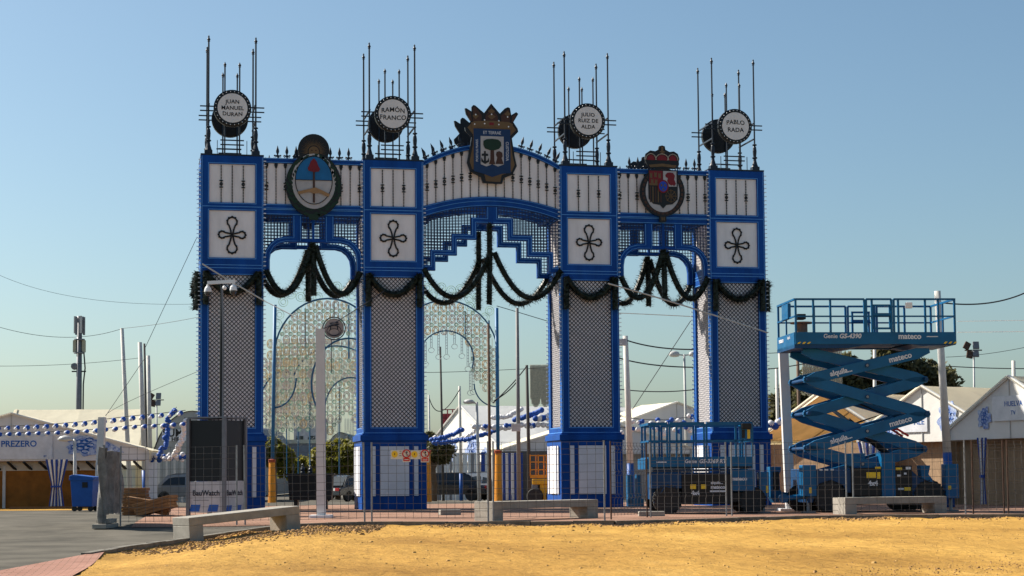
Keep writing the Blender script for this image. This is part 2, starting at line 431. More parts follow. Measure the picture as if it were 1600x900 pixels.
# kerb: blocks of about a metre along the curve
b0 = 0; kobj = bpy.data.objects.new('kerb', None); col.objects.link(kobj); kobj['kind'] = 'structure'
dense = []
for a, c in zip(KERB, KERB[1:]):
    L = math.hypot(c[0]-a[0], c[1]-a[1]); n = max(1, int(round(L/.9)))
    for i in range(n): dense.append(((a[0]+(c[0]-a[0])*i/n, a[1]+(c[1]-a[1])*i/n), (a[0]+(c[0]-a[0])*(i+.985)/n, a[1]+(c[1]-a[1])*(i+.985)/n)))
for a, c in dense:
    p = uw(*a); q = uw(*c); bb = MB(); jz = random.uniform(-.006, .008)
    bb.bar((p[0], p[1], gz(*p)-.055+jz), (q[0], q[1], gz(*q)-.055+jz), .16, .15)
    bb.build('kerb_stone', CURBM, kobj)
# clods and pebbles on the sand, thickest along the kerb and at its left end
def clods(name, label, n, where, m, r0, r1):
    b = MB()
    for i in range(n):
        u, d = where(); x, y = uw(u, kD(u)-d); r = random.uniform(r0, r1)*(1.7 if random.random() < .08 else 1)
        if u < A[0]+.1: continue
        if kD(u)-d < line(A, Cq, u)+.1: continue
        z = sand_z(x, y, u, kD(u)-d); b0 = len(b.v)
        for k in range(5):
            a = k*1.2566+random.uniform(-.3, .3); b.v.append((x+r*1.4*math.cos(a), y+r*1.4*math.sin(a), z-.012))
        for k in range(3):
            a = k*2.094+random.uniform(-.4, .4); b.v.append((x+r*.7*math.cos(a), y+r*.7*math.sin(a), z+r*random.uniform(.35, .8)))
        b.f += [(b0,b0+1,b0+5),(b0+1,b0+2,b0+6,b0+5),(b0+2,b0+3,b0+6),(b0+3,b0+4,b0+7,b0+6),(b0+4,b0,b0+5,b0+7),(b0+5,b0+6,b0+7)]
    o = b.build(name, m, None); o['kind'] = 'stuff'; o['label'] = label; o['category'] = 'clods'
CL1 = mat('clod_earth', (.34, .20, .07), .95, rgb2=(.46, .28, .09), scale=2); CL2 = mat('turned_soil', (.20, .11, .05), .95, rgb2=(.36, .21, .08), scale=3)
clods('earth_clods', 'loose clods and pebbles scattered over the sand', 900, lambda: (random.uniform(KERB[0][0], 15.5), random.uniform(.1, 18)), CL1, .008, .022)
def near():
    if random.random() < .62:
        u = KERB[0][0]+4.2*random.random()**1.1; return u, .08+abs(random.gauss(0, 4.2))*(1-.16*(u-KERB[0][0]))
    while True:
        u = random.uniform(-3.5, 15.5)
        if mnoise.noise(Vector((u*.55, 4, 2)))+random.uniform(-.25, .25) > .05: return u, .06+random.expovariate(1/.35)
clods('turned_soil', 'turned brown soil heaped along the kerb', 6500, near, CL2, .010, .032)
clods('soil_ridge', 'darker loose soil at the bottom right of the sand', 420, lambda: (random.gauss(5.2, 1.1), max(.2, kD(5)-random.gauss(20.3, .7))), CL2, .006, .016)
# ------------------------------------------------------------ the portal
WC, DEP = 1.9, 1.84
CX = [-8.1225, -3.1525, 3.1525, 8.1225]
ZT, UT, UB, LT, LB, AT, AB, PL = 10.883, 10.617, 9.431, 9.186, 7.732, 7.198, 2.546, 2.33
portal = thing('fair_entrance_portal', 'tall blue four-pillared fairground entrance arch with white panels and black lattice', 'portal')
def face_map(o, k, cx):      # place an object modelled for the front face (x from -w/2, y=0 front) on face k: 0 front 1 back 2 left 3 right
    if k == 0: o.location = (cx, 0, 0)
    elif k == 1: o.location = (cx, DEP, 0); o.rotation_euler = (0, 0, math.pi)
    elif k == 2: o.location = (cx-WC/2, DEP/2, 0); o.rotation_euler = (0, 0, -math.pi/2)
    else: o.location = (cx+WC/2, DEP/2, 0); o.rotation_euler = (0, 0, math.pi/2)
    return o
HW = WC/2; PI_ = HW-.255         # half panel width
pm = {}
pm['up'] = MB().box(-PI_-.02, PI_+.02, .055, .075, UB-.02, UT+.02).mesh('panel', PANEL)
pm['lo'] = MB().box(-PI_-.02, PI_+.02, .055, .075, LB-.02, LT+.02).mesh('panel', PANEL)
pm['back'] = MB().box(-PI_-.02, PI_+.02, .066, .08, AB-.02, AT+.02).mesh('panel', mat('lattice_backing', (.80, .76, .76), .6, var=.05))
def lattice(x0, x1, z0, z1, pitch, wd, y, diag=True):
    b = MB()
    if diag:
        n = int((x1-x0+z1-z0)/pitch)+1
        for k in range(n+1):
            c = k*pitch                       # x - x0 + z - z0 = c
            xa = max(x0, x0+c-(z1-z0)); xb = min(x1, x0+c)
            if xb-xa > .01: b.bar((xa, y, z0+c-(xa-x0)), (xb, y, z0+c-(xb-x0)), wd, .012, up=(0,1,0))
            if xb-xa > .01: b.bar((x1-(xa-x0), y+.014, z0+c-(xa-x0)), (x1-(xb-x0), y+.014, z0+c-(xb-x0)), wd, .012, up=(0,1,0))
    return b
pm['latt_side'] = lattice(-PI_, PI_, AB, AT, .1308, .011, .052).mesh('lattice', mat('lattice_grey', (.10, .11, .14), .5))
pm['latt'] = lattice(-PI_, PI_, AB, AT, .1308, .021, .046).mesh('lattice', LATT)
def rect_lines(b, x0, x1, z0, z1, y=-.004, t=.016):
    b.box(x0, x1, y, .004, z0, z0+t); b.box(x0, x1, y, .004, z1-t, z1); b.box(x0, x0+t, y, .004, z0+t, z1-t); b.box(x1-t, x1, y, .004, z0+t, z1-t)
b = MB()
for z0, z1 in ((UB, UT), (LB, LT), (AB, AT)): rect_lines(b, -PI_-.035, PI_+.035, z0-.035, z1+.035)
for z in (9.30, 7.50, 7.41, 2.36): b.box(-HW+.03, HW-.03, -.004, .004, z, z+.016)
b.box(-HW+.03, -HW+.046, -.004, .004, 2.4, ZT-.03); b.box(HW-.046, HW-.03, -.004, .004, 2.4, ZT-.03)
pm['line'] = b.mesh('rope_light', BLUEL)
b = MB()
for x in (-.335, 0, .335):
    z = UB
    while z < UT-.02:
        b.box(x-.013, x+.013, .022, .05, z, min(UT, z+.075)); z += .09
    if x:
        zc = (UB+UT)/2-.02
        for dz in (-.1, .1): b.box(x-.055, x+.055, .015, .05, zc+dz-.016, zc+dz+.016)
        b.tube([(x+.042*math.cos(t*.7854), .03, zc+.042*math.sin(t*.7854)) for t in range(8)], .017, 5, close=True)
pm['rods'] = b.mesh('beaded_rods', BLACK)
def teardrop(L, W, ang, n=18):
    rc = W*.92; P = [(.0, .02), (L*.3, .05), (L-rc*1.75, rc*.62)]+[(L-rc+rc*math.cos(a), rc*math.sin(a)) for a in [R_(120-20*k) for k in range(13)]]+[(L-rc*1.75, -rc*.62), (L*.3, -.05), (.0, -.02)]
    c, s = math.cos(ang), math.sin(ang)
    return [(x*c-y*s, x*s+y*c) for x, y in P]
b = MB(); zc = (LB+LT)/2-.02
for L, W, a in ((.54, .16, 90), (.56, .16, -90), (.40, .115, 0), (.40, .115, 180)):
    P = teardrop(L, W, R_(a)); b.tube([(x, .03, zc+z) for x, z in P], .026, 6, close=True)
    for x, z in P[3:-2:2]: b.ball((x*1.03, .025, zc+z*1.03), .034, 6, 4)
pm['cross'] = b.mesh('bead_cross', BLACK)
b = MB()                                     # plinth panels
b.box(-.44, .45, -.105, -.085, .42, 1.95); b.box(-.72, -.59, -.105, -.085, .42, 1.95); b.box(.61, .74, -.105, -.085, .42, 1.95)
pm['plw'] = b.mesh('plinth_panel', PLINW)
plw = [MB().box(a, c, -.100, -.075, .42, 1.95).mesh('plinth_panel', PLINW) for a, c in ((-.44, .45), (-.72, -.59), (.61, .74))]
b = MB()
z = 2.5
while z < ZT-.05:
    for x in (-HW+.02, HW-.02): b.box(x-.012, x+.012, -.075, 0, z-.012, z+.012)
    z += .135
pm['pegs'] = b.mesh('bulb_pegs', BULB)
b = MB()
for x in (-HW+.035, HW-.035):
    z = 2.6
    while z < ZT: b.box(x-.006, x+.006, -.010, 0, z, z+.012); z += .135
pm['dots'] = b.mesh('bulb_dots', mat('bulb_dim', (.25, .36, .55), .3))
for ci, cx in enumerate(CX):
    b = MB(); X0, X1 = cx-HW, cx+HW
    for sx in (0, 1):
        for sy in (0, 1):
            xa = X0 if not sx else X1-.255; ya = 0 if not sy else DEP-.255
            b.box(xa, xa+.255, ya, ya+.255, PL, ZT)
    for z0, z1 in ((UT, ZT-.003), (UB, LT) if False else (LT, UB), (AT, LB), (PL, AB)):
        b.box(X0+.003, X1-.003, .003, DEP-.003, z0, z1)
    pil = b.build('pillar', BLUE, portal, bevel=.008)
    b = MB(); e = .06
    b.box(X0-e, X1+e, -e, DEP+e, 0, .40); b.box(X0-e, X1+e, -e, DEP+e, 1.97, 2.12)
    b.box(X0-e-.05, X1+e+.05, -e-.05, DEP+e+.05, 2.12, 2.30)
    b.box(X0-e+.02, X1+e-.02, -e+.02, DEP+e-.02, 2.30, 2.36)
    b.box(X0-e+.006, X1+e-.006, -e+.006, DEP+e-.006, .40, 1.97)
    b.build('plinth', BLUE, pil, bevel=.01)
    b = MB().box(X0-.01, X1+.01, -.01, DEP+.01, ZT, ZT+.045); b.build('cap_board', IRON, pil)
    for k in range(4):
        for nm, key in (('panel', 'up'), ('panel', 'lo'), ('panel', 'back')): face_map(link(nm, pm[key], pil), k, cx)
        face_map(link('lattice', pm['latt' if k < 2 else 'latt_side'], pil, kind='stuff'), k, cx)
        face_map(link('rope_light', pm['line'], pil), k, cx)
        face_map(link('bulb_dots', pm['dots'], pil, kind='stuff'), k, cx)
        for me in plw: face_map(link('plinth_panel', me, pil), k, cx)
        if k < 2:
            face_map(link('beaded_rods', pm['rods'], pil, kind='stuff'), k, cx)
            face_map(link('bead_cross', pm['cross'], pil), k, cx)
        else: face_map(link('bulb_pegs', pm['pegs'], pil, kind='stuff'), k, cx)
        if k == 0: o0 = pil
# spear finial
b = MB()
b.lathe([(.022,0),(.022,.06),(.05,.075),(.05,.095),(.02,.11),(.028,.14),(.05,.2),(.045,.26),(.02,.34),(.004,.40)], n=8, flat=.55)
b.bar((-.09,0,.085),(.09,0,.085),.03); b.ball((-.09,0,.085),.03,6,4); b.ball((.09,0,.085),.03,6,4)
b.bar((-.09,0,.03),(0,0,.075),.022); b.bar((.09,0,.03),(0,0,.075),.022)
SPEAR = b.mesh('spear_finial', IRON)
def rod_mesh(h, ring):
    b = MB(); z = 0
    while z < h: b.box(-.012, .012, -.012, .016, z, min(h, z+.075)); z += .09
    b.box(-.05, .05, -.02, .02, h-.02, h+.06); b.box(-.035, .035, -.016, .02, h-.07, h-.02)
    if ring:
        zc = h*.46
        for dz in (-.1, .1): b.box(-.055, .055, -.02, .016, zc+dz-.016, zc+dz+.016)
        b.tube([(.042*math.cos(t*.7854), -.005, zc+.042*math.sin(t*.7854)) for t in range(8)], .017, 5, close=True)
    return b.mesh('beaded_rod', BLACK)
def grid_fill(x0, x1, zlo, zhi, y, p=.098, t=.024):
    b = MB(); x = x0+p/2
    while x < x1:
        if zhi(x)-zlo(x) > .02: b.box(x-t/2, x+t/2, y, y+.012, zlo(x), zhi(x))
        x += p
    z = 7.2
    while z < 9.8:
        run = None; x = x0
        while x <= x1+1e-6:
            ins = zlo(x)+.01 < z < zhi(x)-.01
            if ins and run is None: run = x
            if (not ins or x+.02 > x1) and run is not None:
                if x-run > .03: b.box(run, x, y+.013, y+.025, z-t/2, z+t/2)
                run = None
            x += .02
        z += p
    return b
def side_span(xc):
    W = (7.1725-4.1025)/2
    for fy, y0 in (('front', .06), ('back', DEP-.16)):
        y1 = y0+.10
        b = MB()
        b.box(xc-W, xc+W, y0, y1, 10.70, 10.86); b.box(xc-W, xc+W, y0-.02, y1+.02, 9.27, 9.43); b.box(xc-W, xc+W, y0, y1, 9.09, 9.27)
        up = [(-1.535,7.75),(-1.47,8.0),(-1.34,8.2),(-1.14,8.36),(-.9,8.43),(-.64,8.44),(-.64,9.09),(-.36,9.09),(-.36,8.25),(-.85,8.25),(-1.05,8.2),(-1.2,8.08),(-1.3,7.92),(-1.335,7.7),(-1.335,7.31),(-1.535,7.31)]
        b.prism([(xc+x, z) for x, z in up], y0-.01, y1+.03); b.prism([(xc-x, z) for x, z in up], y0-.01, y1+.03)
        b.box(xc-.04, xc+.04, y0, y1, 8.36, 9.09); b.box(xc-.36, xc+.36, y0, y1, 8.26, 8.36)
        sp = b.build('arch_span', BLUE, portal, bevel=.006)
        b = MB(); b.box(xc-W, xc+W, y0+.05, y0+.07, 9.43, 10.70); b.build('panel', PANEL, sp)
        b = MB()
        for z in (10.83, 10.715, 9.40, 9.29, 9.25, 9.11): b.box(xc-W, xc+W, y0-.026, y0-.012, z, z+.014)
        for sgn in (-1, 1):
            P = [(sgn*x, z) for x, z in [(-1.49,7.33),(-1.49,7.75),(-1.43,7.98),(-1.31,8.16),(-1.13,8.31),(-.9,8.38),(-.60,8.39),(-.60,9.07)]]
            b.tube([(xc+x, y0-.018, z) for x, z in P], .009, 4)
            P = [(sgn*x, z) for x, z in [(-1.36,7.33),(-1.36,7.7),(-1.33,7.93),(-1.22,8.12),(-1.06,8.24),(-.85,8.29),(-.4,8.29),(-.4,9.07)]]
            b.tube([(xc+x, y0-.018, z) for x, z in P], .008, 4)
        b.build('rope_light', BLUEL, sp)
        if fy == 'front':
            k = 0
            for i in range(-5, 6):
                if abs(i) < 2: continue
                x = xc+i*.287; link('beaded_rod', RODS[(1.27, i % 2)], sp, (x, y0+.03, 9.43))
        zl = lambda x: (lambda a: 8.36 if a < .36 else (9.2 if a < .64 else (8.44 if a < .9 else (8.43-.27*((a-.9)/.45)**2 if a < 1.35 else 8.16-(a-1.35)*2))))(abs(x-xc))
        grid_fill(xc-W, xc+W, zl, lambda x: 9.09, y0+.04).build('grid_mesh', GRID, sp, kind='stuff')
        for sgn in (-1, 1):
            for i in range(3 if fy == 'front' else 4):
                link('spear_finial', SPEAR, sp, (xc+sgn*(1.1-.285*(i if fy == 'front' else i-.5)), y0+.05, 10.86))
        if fy == 'front':
            b = MB()
            x = xc-W+.06
            while x < xc+W: b.box(x-.008, x+.008, y0-.035, y0-.02, 10.855, 10.875); x += .12
            b.build('bulb_dots', BULB, sp, kind='stuff')
RODS = {(1.27, 0): rod_mesh(1.2, False), (1.27, 1): rod_mesh(1.2, True)}
side_span(-5.6375); side_span(5.6375)
# central span: shallow curved head and stepped arch
def cz(z0, z1): return lambda x: z0+(z1-z0)*(1-(x/2.2025)**2)
def arc_band(b, f0, f1, y0, y1, n=28, W=2.2025):
    up = [(-W+2*W*i/n, f1(-W+2*W*i/n)) for i in range(n+1)]; lo = [(-W+2*W*i/n, f0(-W+2*W*i/n)) for i in range(n, -1, -1)]
    b.prism(up+lo, y0, y1)
top0, top1, pb, bb_ = cz(10.74, 11.36), cz(10.91, 11.52), cz(9.47, 9.83), cz(9.13, 9.52)
for fy, y0 in (('front', .06), ('back', DEP-.16)):
    y1 = y0+.10; b = MB()
    arc_band(b, top0, top1, y0-.01, y1); arc_band(b, bb_, pb, y0-.02, y1+.02)
    ux = [(-2.2,7.45),(-2.2,7.62),(-1.98,7.62),(-1.98,8.11),(-1.30,8.11),(-1.30,8.62),(-.67,8.62),(-.67,9.16),(-.18,9.16),(-.18,9.5)]
    lx = [(0,9.5),(0,8.97),(-.50,8.97),(-.50,8.45),(-1.13,8.45),(-1.13,7.94),(-1.82,7.94),(-1.82,7.45)]
    b.prism(ux+lx, y0-.01, y1+.03); b.prism([(-x, z) for x, z in ux+lx], y0-.01, y1+.03)
    sp = b.build('arch_span', BLUE, portal, bevel=.006)
    b = MB(); arc_band(b, lambda x: pb(x)-.02, lambda x: top0(x)+.02, y0+.05, y0+.07); b.build('panel', PANEL, sp)
    b = MB()
    for f, dz in ((top0, .02), (top1, -.03), (pb, -.03), (bb_, .17), (bb_, .03)):
        b.tube([(-2.18+4.36*i/24, y0-.028, f(-2.18+4.36*i/24)+dz) for i in range(25)], .008, 4)
    for sgn in (-1, 1):
        P = [(-2.17,7.58),(-1.94,7.58),(-1.94,8.07),(-1.26,8.07),(-1.26,8.58),(-.63,8.58),(-.63,9.12),(-.14,9.12),(-.14,9.5)]
        Q = [(-1.86,7.48),(-1.86,7.98),(-1.17,7.98),(-1.17,8.49),(-.54,8.49),(-.54,9.01),(-.03,9.01)]
        for PP in (P, Q):
            for p, q in zip(PP, PP[1:]): b.bar((sgn*p[0], y0-.016, p[1]), (sgn*q[0], y0-.016, q[1]), .014)
    b.build('rope_light', BLUEL, sp)
    if fy == 'front':
        for i in range(16):
            x = (i-7.5)*.2755; h = top0(x)-pb(x)-.06; key = (round(h, 3), i % 2)
            if abs(x) < .5: key = (round(h, 3), 0)
            if key not in RODS: RODS[key] = rod_mesh(h, True if abs(x) > .5 else False)
            link('beaded_rod', RODS[key], sp, (x, y0+.03, pb(x)))
    def zl(x):
        a = abs(x)
        for e, z in ((.18, 9.6), (.67, 9.16), (1.30, 8.62), (1.98, 8.11), (2.3, 7.62)):
            if a < e: return z
        return 9
    grid_fill(-2.2, 2.2, zl, bb_, y0+.04).build('grid_mesh', GRID, sp, kind='stuff')
    for i in range(-8, 8):
        x = (i+.5)*.275
        if abs(x) < .75 and fy == 'front': continue
        if abs(x) > 2.1: continue
        sl = -2*.61*x/2.2025**2
        link('spear_finial', SPEAR, sp, (x, y0+.05, top1(x)), (0, -math.atan(sl), 0))
# cross ties between front and back frames
for x in (-6.9, -5.6375, -4.4, -1.9, 0, 1.9, 4.4, 5.6375, 6.9):
    for z in (9.12, 10.72): MB().box(x-.04, x+.04, .2, DEP-.2, z, z+.08).build('cross_tie', BLUE, portal)
# ------------------------------------------------------------ name drums and pole racks on the pillars
def pole_mesh(h, tall):
    b = MB()
    if tall:
        b.box(-.12, .12, -.12, .12, 0, .13)
        b.lathe([(.12,.13),(.09,.2),(.055,.33),(.05,.40),(.085,.42),(.085,.45),(.05,.47),(.06,.55),(.068,.66),(.055,.78),(.03,.83),(.075,.85),(.075,.88),(.028,.9)], n=10)
        b.lathe([(.028,.9),(.026,h-.14),(.05,h-.13),(.03,h-.11),(.055,h-.07),(.03,h-.03),(.022,h),(.028,h+.03),(.006,h+.06)], n=8)
    else:
        b.lathe([(.024,0),(.024,h-.13),(.045,h-.12),(.028,h-.1),(.05,h-.06),(.025,h-.02),(.006,h+.03)], n=8)
    return b.mesh('pole', IRON)
PT, PS = pole_mesh(3.66, True), pole_mesh(2.88, False)
def star_disc(front):
    b = MB(); b.lathe([(.52,-.09),(.575,-.07),(.575,.07),(.52,.09)], n=40, axis='y'); return b.mesh('drum', BLACK)
DRUM = star_disc(True)
b = MB(); b.lathe([(.0,-.105),(.455,-.105),(.455,-.085)], n=40, axis='y'); DFACE = b.mesh('drum_face', DRUMW)
b = MB()
for k in range(26):
    a = 2*math.pi*k/26; b.ball((.515*math.cos(a), -.095, .515*math.sin(a)), .016, 6, 4)
DBULB = b.mesh('bulb_ring', BULB)
NAMES = [(['JUAN', 'MANUEL', 'DURAN'], 'name drum lettered JUAN MANUEL DURAN with black pole rack on its pillar'),
         (['RAMÓN', 'FRANCO'], 'name drum lettered RAMÓN FRANCO with black pole rack on its pillar'),
         (['JULIO', 'RUIZ DE', 'ALDA'], 'name drum lettered JULIO RUIZ DE ALDA with black pole rack on its pillar'),
         (['PABLO', 'RADA'], 'name drum lettered PABLO RADA with black pole rack on its pillar')]
for cx, (lines, lab) in zip(CX, NAMES):
    t = thing('name_drum_rack', lab, 'name sign', (cx, DEP/2, ZT+.045), 0, 'drums on the portal pillars')
    for y in (-.72, .72):
        for x in (-.72, .72): link('pole', PT, t, (x, y, 0))
        for x in (-.225, .225): link('pole', PS, t, (x, y, 0))
        for z in (1.50, 1.36):
            for sg in (-1, 1): MB().bar((sg*.5, y-.03, z), (sg*.98, y-.03, z), .035).build('rack_bar', IRON, t)
        for z, a, c in ((.46, -.36, .36), (.32, -.36, .36), (.18, -.48, .28)): MB().bar((a, y-.03, z), (c, y-.03, z), .035).build('rack_bar', IRON, t)
    for sg in (-1, 1):
        for z in (1.58, 1.06): MB().bar((sg*.70, -.72, z), (sg*.70, .72, z), .04).build('tie_bar', IRON, t)
        MB().bar((sg*.45, -.72, .46), (sg*.45, -.72, 0), .02).build('rack_bar', IRON, t)
    for y, rz in ((-.83, 0), (.83, math.pi)):
        d = link('drum', DRUM, t, (0, y, 1.43), (0, 0, rz)); link('drum_face', DFACE, d); link('bulb_ring', DBULB, d, kind='stuff')
        if y < 0:
            n = len(lines)
            for i, ln in enumerate(lines):
                sz = .17 if n == 3 else .20; zz = ((n-1)/2-i)*(.20 if n == 3 else .26)
                k = {3: (-.35, 0, .3), 2: (-.3, .12)}[n][i]
                mx = .80 if abs(zz) < .1 else .62
                o = text(ln, sz, TEXTB, d, (0, -.108, zz-.005), warp=k, offset=.003, space=1.05)
                w_ = o.dimensions.x
                o.name = 'lettering'
# ------------------------------------------------------------ crests
def layer(parent, name, polys, m, y, th=.02):
    b = MB()
    for P in polys: b.prism(P, y-th, y)
    return b.build(name, m, parent)
def silhouette(nm, lab, polys, loc, dy):
    t = thing(nm, lab, 'crest', (loc[0], dy, loc[1])); layer(t, 'backing_board', polys, BLACK, 0, .08); return t
# first crest: sun, oval shield, wreath   (local z measured from 10.0)
c1 = thing('sun_crest', 'oval crest with rising sun, red cap and clasped hands inside a green wreath', 'crest', (-5.64, 0, 10.02), 0, 'crests on the portal')
sil1 = [ell(0, 0, .86, 1.0, 40), ell(0, 1.12, .485, .48, 30), [(-.2,-.9),(.2,-.9),(.12,-1.08),(-.12,-1.08)]]
layer(c1, 'backing_board', sil1[:1], BLACK, -.02, .08); layer(c1, 'sun_board', sil1[1:2], BLACK, .0, .095); layer(c1, 'bow', sil1[2:], GREEN, -.05, .07)
W_ = []
for k in range(54):
    a = 2*math.pi*k/54+.06; rr = .82+.1*random.random(); x, z = .86*rr*math.cos(a), rr*math.sin(a); dr = 1 if math.cos(a) > 0 else -1
    ta = a+dr*(.9+.5*random.random()); L, wd = .16, .05; c, s = math.cos(ta), math.sin(ta)
    W_.append([(x, z), (x+c*L*.5-s*wd, z+s*L*.5+c*wd), (x+c*L, z+s*L), (x+c*L*.5+s*wd, z+s*L*.5-c*wd)])
for k in range(40):
    a = 2*math.pi*k/40; rr = .76; x, z = .86*rr*math.cos(a), .98*rr*math.sin(a); ta = a+(1.2 if math.cos(a) > 0 else -1.2); c, s = math.cos(ta), math.sin(ta)
    W_.append([(x, z), (x+c*.07-s*.035, z+s*.07+c*.035), (x+c*.14, z+s*.14), (x+c*.07+s*.035, z+s*.07-c*.035)])
for i, P in enumerate(W_): layer(c1, 'leaf', [P], GREEN, -.10-.004*(i % 3), .012)
layer(c1, 'shield_white', [ell(0, .12, .68, .86, 40)], WHITE if False else mat('crest_white', (.40, .385, .385), .6), -.10, .012)
layer(c1, 'shield_blue', [ell(0, .155, .565, .74, 24, 0, math.pi)], CBLUE, -.113, .01)
b = MB(); b.tube([(.57*math.cos(2*math.pi*k/40), -.125, .15+.745*math.sin(2*math.pi*k/40)) for k in range(40)], .013, 5, close=True); b.bar((-.56,-.128,.15),(.56,-.128,.15),.016); b.build('outline', BLACK, c1)
layer(c1, 'staff', [[(-.03,-.55),(.03,-.55),(.03,.5),(-.03,.5)]], CBROWN, -.128, .014)
layer(c1, 'cap', [[(-.17,.44),(-.19,.52),(-.14,.62),(-.09,.74),(0,.83),(.09,.72),(.13,.6),(.19,.5),(.15,.42),(0,.40)]], CRED, -.138, .012)
layer(c1, 'hands', [[(-.50,-.22),(-.47,-.30),(-.15,-.22),(0,-.27),(.15,-.24),(.45,-.36),(.49,-.28),(.2,-.14),(.05,-.08),(-.12,-.12)]], SKINT, -.148, .012)
layer(c1, 'sun_face', [ell(0, 1.05, .16, .16, 20)], GOLD, -.097, .014)
for k in range(27):
    a = math.pi*(-.08+1.16*k/26); c, s = math.cos(a), math.sin(a); r0, r1, wd = .19, (.43 if k % 2 else .39), .011
    layer(c1, 'sun_ray', [[(c*r0-s*wd, 1.05+s*r0+c*wd), (c*r1, 1.05+s*r1), (c*r0+s*wd, 1.05+s*r0-c*wd)]], GOLD, -.097, .01)
for x_ in (-.06, .06): layer(c1, 'sun_eye', [ell(x_, 1.08, .03, .022, 8)], CBROWN, -.112, .006)
silhouette('crest_back_board', 'black reverse board of the sun crest on the portal rear face', sil1, (-5.64, 10.02), DEP+.1)
# second crest: crown, shield with tree, anchor and castle
def zp(L, x0=405, y0=75, k=296., z0=12.78): return [((x-x0)/k, z0-(y-y0)/k-10.2) for x, y in L]
c2 = thing('crowned_crest', 'crowned blue shield crest with tree, anchor and castle above the central arch', 'crest', (-.02, 0, 10.2), 0, 'crests on the portal')
out2 = zp([(150,130),(160,180),(205,250),(148,310),(155,345),(212,400),(200,480),(168,640),(195,720),(300,772),(318,828),(500,832),(515,778),(600,742),(642,660),(620,560),(597,400),(658,335),(652,305),(612,245),(660,165),(640,148),(592,178),(580,112),(560,104),(530,118),(482,168),(400,75),(332,168),(250,100),(230,95),(214,112),(214,158),(165,128)])
layer(c2, 'backing_board', [out2], BLACK, -.02, .09)
layer(c2, 'gold_mantle', [zp([(172,310),(225,375),(222,480),(192,630),(215,700),(330,745),(345,812),(480,816),(495,750),(590,715),(620,650),(600,560),(578,380),(635,320),(600,270),(210,270)])], GOLD, -.112, .01)
layer(c2, 'blue_border', [zp([(230,318),(580,318),(580,730),(500,738),(405,772),(310,740),(230,720)])], CNAVY, -.124, .01)
layer(c2, 'white_field', [zp([(295,388),(515,388),(515,650),(460,672),(405,650),(350,675),(295,655)])], mat('crest_white', (.40, .385, .385)), -.136, .01)
layer(c2, 'tree_crown', [zp([(320,470),(322,435),(350,418),(405,412),(460,418),(488,440),(492,475),(470,505),(430,520),(380,520),(335,505)])], GREEN, -.148, .012)
layer(c2, 'tree_trunk', [zp([(388,518),(422,518),(424,610),(432,652),(372,652),(386,610)])], CBROWN, -.146, .01)
layer(c2, 'anchor', [zp([(326,530),(344,530),(344,552),(366,556),(366,576),(344,576),(344,622),(356,620),(372,590),(374,630),(336,652),(300,630),(302,590),(318,618),(326,622),(326,576),(304,576),(304,556),(326,552)])], BLACK, -.146, .01)
layer(c2, 'castle', [zp([(440,560),(446,535),(472,526),(500,540),(504,575),(494,590),(512,648),(436,648),(452,590)])], CBROWN, -.146, .01)
for P in ([(222,300),(226,120),(248,118),(310,190),(300,300)], [(340,300),(345,195),(400,105),(460,195),(465,300)], [(500,300),(490,190),(560,125),(572,140),(580,300)], [(165,150),(200,165),(218,250),(195,245)], [(640,165),(600,190),(590,255),(612,240)]):
    layer(c2, 'crown_leaf', [zp(P)], CBROWN, -.115, .012)
layer(c2, 'crown_band', [zp([(205,265),(240,250),(405,240),(570,250),(605,265),(590,315),(405,298),(220,315)])], GOLD, -.130, .012)
layer(c2, 'crown_jewel', [zp([(380,258),(422,258),(422,282),(380,282)])], CRED, -.14, .01)
b = MB()
for x, y in ((250,188),(402,180),(555,200),(240,278),(335,270),(335,236),(470,275),(470,240),(563,292)):
    (px_, pz_), = zp([(x, y)]); b.ball((px_, -.14, pz_), .026, 6, 4)
b.build('crown_pearls', BULB, c2)
for x, y, dx, dy in ((250,200,30,0),(402,150,34,30),(402,200,40,20),(555,170,30,20)):
    layer(c2, 'crown_petal', [zp([(x-dx,y),(x,y-28),(x+dx,y),(x,y+28)])], GOLD, -.128, .008)
text('ET TERRAE', .14, TEXTW, c2, (0, -.135, 12.78-10.2-(355-75)/296), sx=.85)
text('PORTUS MARIS', .105, TEXTW, c2, ((262-405)/296, -.135, 12.78-10.2-(525-75)/296), (R_(90), R_(-90), 0), sx=1.0)
text('CUSTODIA', .13, TEXTW, c2, ((548-405)/296, -.135, 12.78-10.2-(525-75)/296), (R_(90), R_(90), 0), sx=.95)
silhouette('crest_back_board', 'black reverse board of the crowned crest on the portal rear face', [out2], (-.02, 10.2), DEP+.1)
# third crest: royal crown and quartered oval
def zq(L): return [((x-370)/340., 11.62-(y-45)/340.-9.3) for x, y in L]
c3 = thing('quartered_crest', 'round quartered crest with red lion, castles and royal crown', 'crest', (5.58, 0, 9.3), 0, 'crests on the portal')
cr3 = zq([(200,270),(172,200),(185,140),(235,105),(290,112),(330,92),(338,55),(370,45),(402,55),(408,92),(455,115),(505,108),(550,135),(568,190),(545,270),(520,300),(220,300)])
el3 = [((x-370)/340., z) for x, z in [(370+255*math.cos(2*math.pi*k/44), 11.62-(560-45)/340.-9.3+.795*math.sin(2*math.pi*k/44)) for k in range(44)]]
tg3 = zq([(335,820),(405,820),(412,880),(395,895),(345,895),(330,880)])
layer(c3, 'backing_board', [el3], BLACK, -.02, .08); layer(c3, 'crown_board', [cr3], BLACK, -.02, .095); layer(c3, 'tag_board', [tg3], BLACK, -.02, .09)
ezc = 11.62-(560-45)/340.-9.3
layer(c3, 'white_field', [ell(0, ezc, .57, .66, 36)], mat('crest_white', (.40, .385, .385)), -.102, .008)
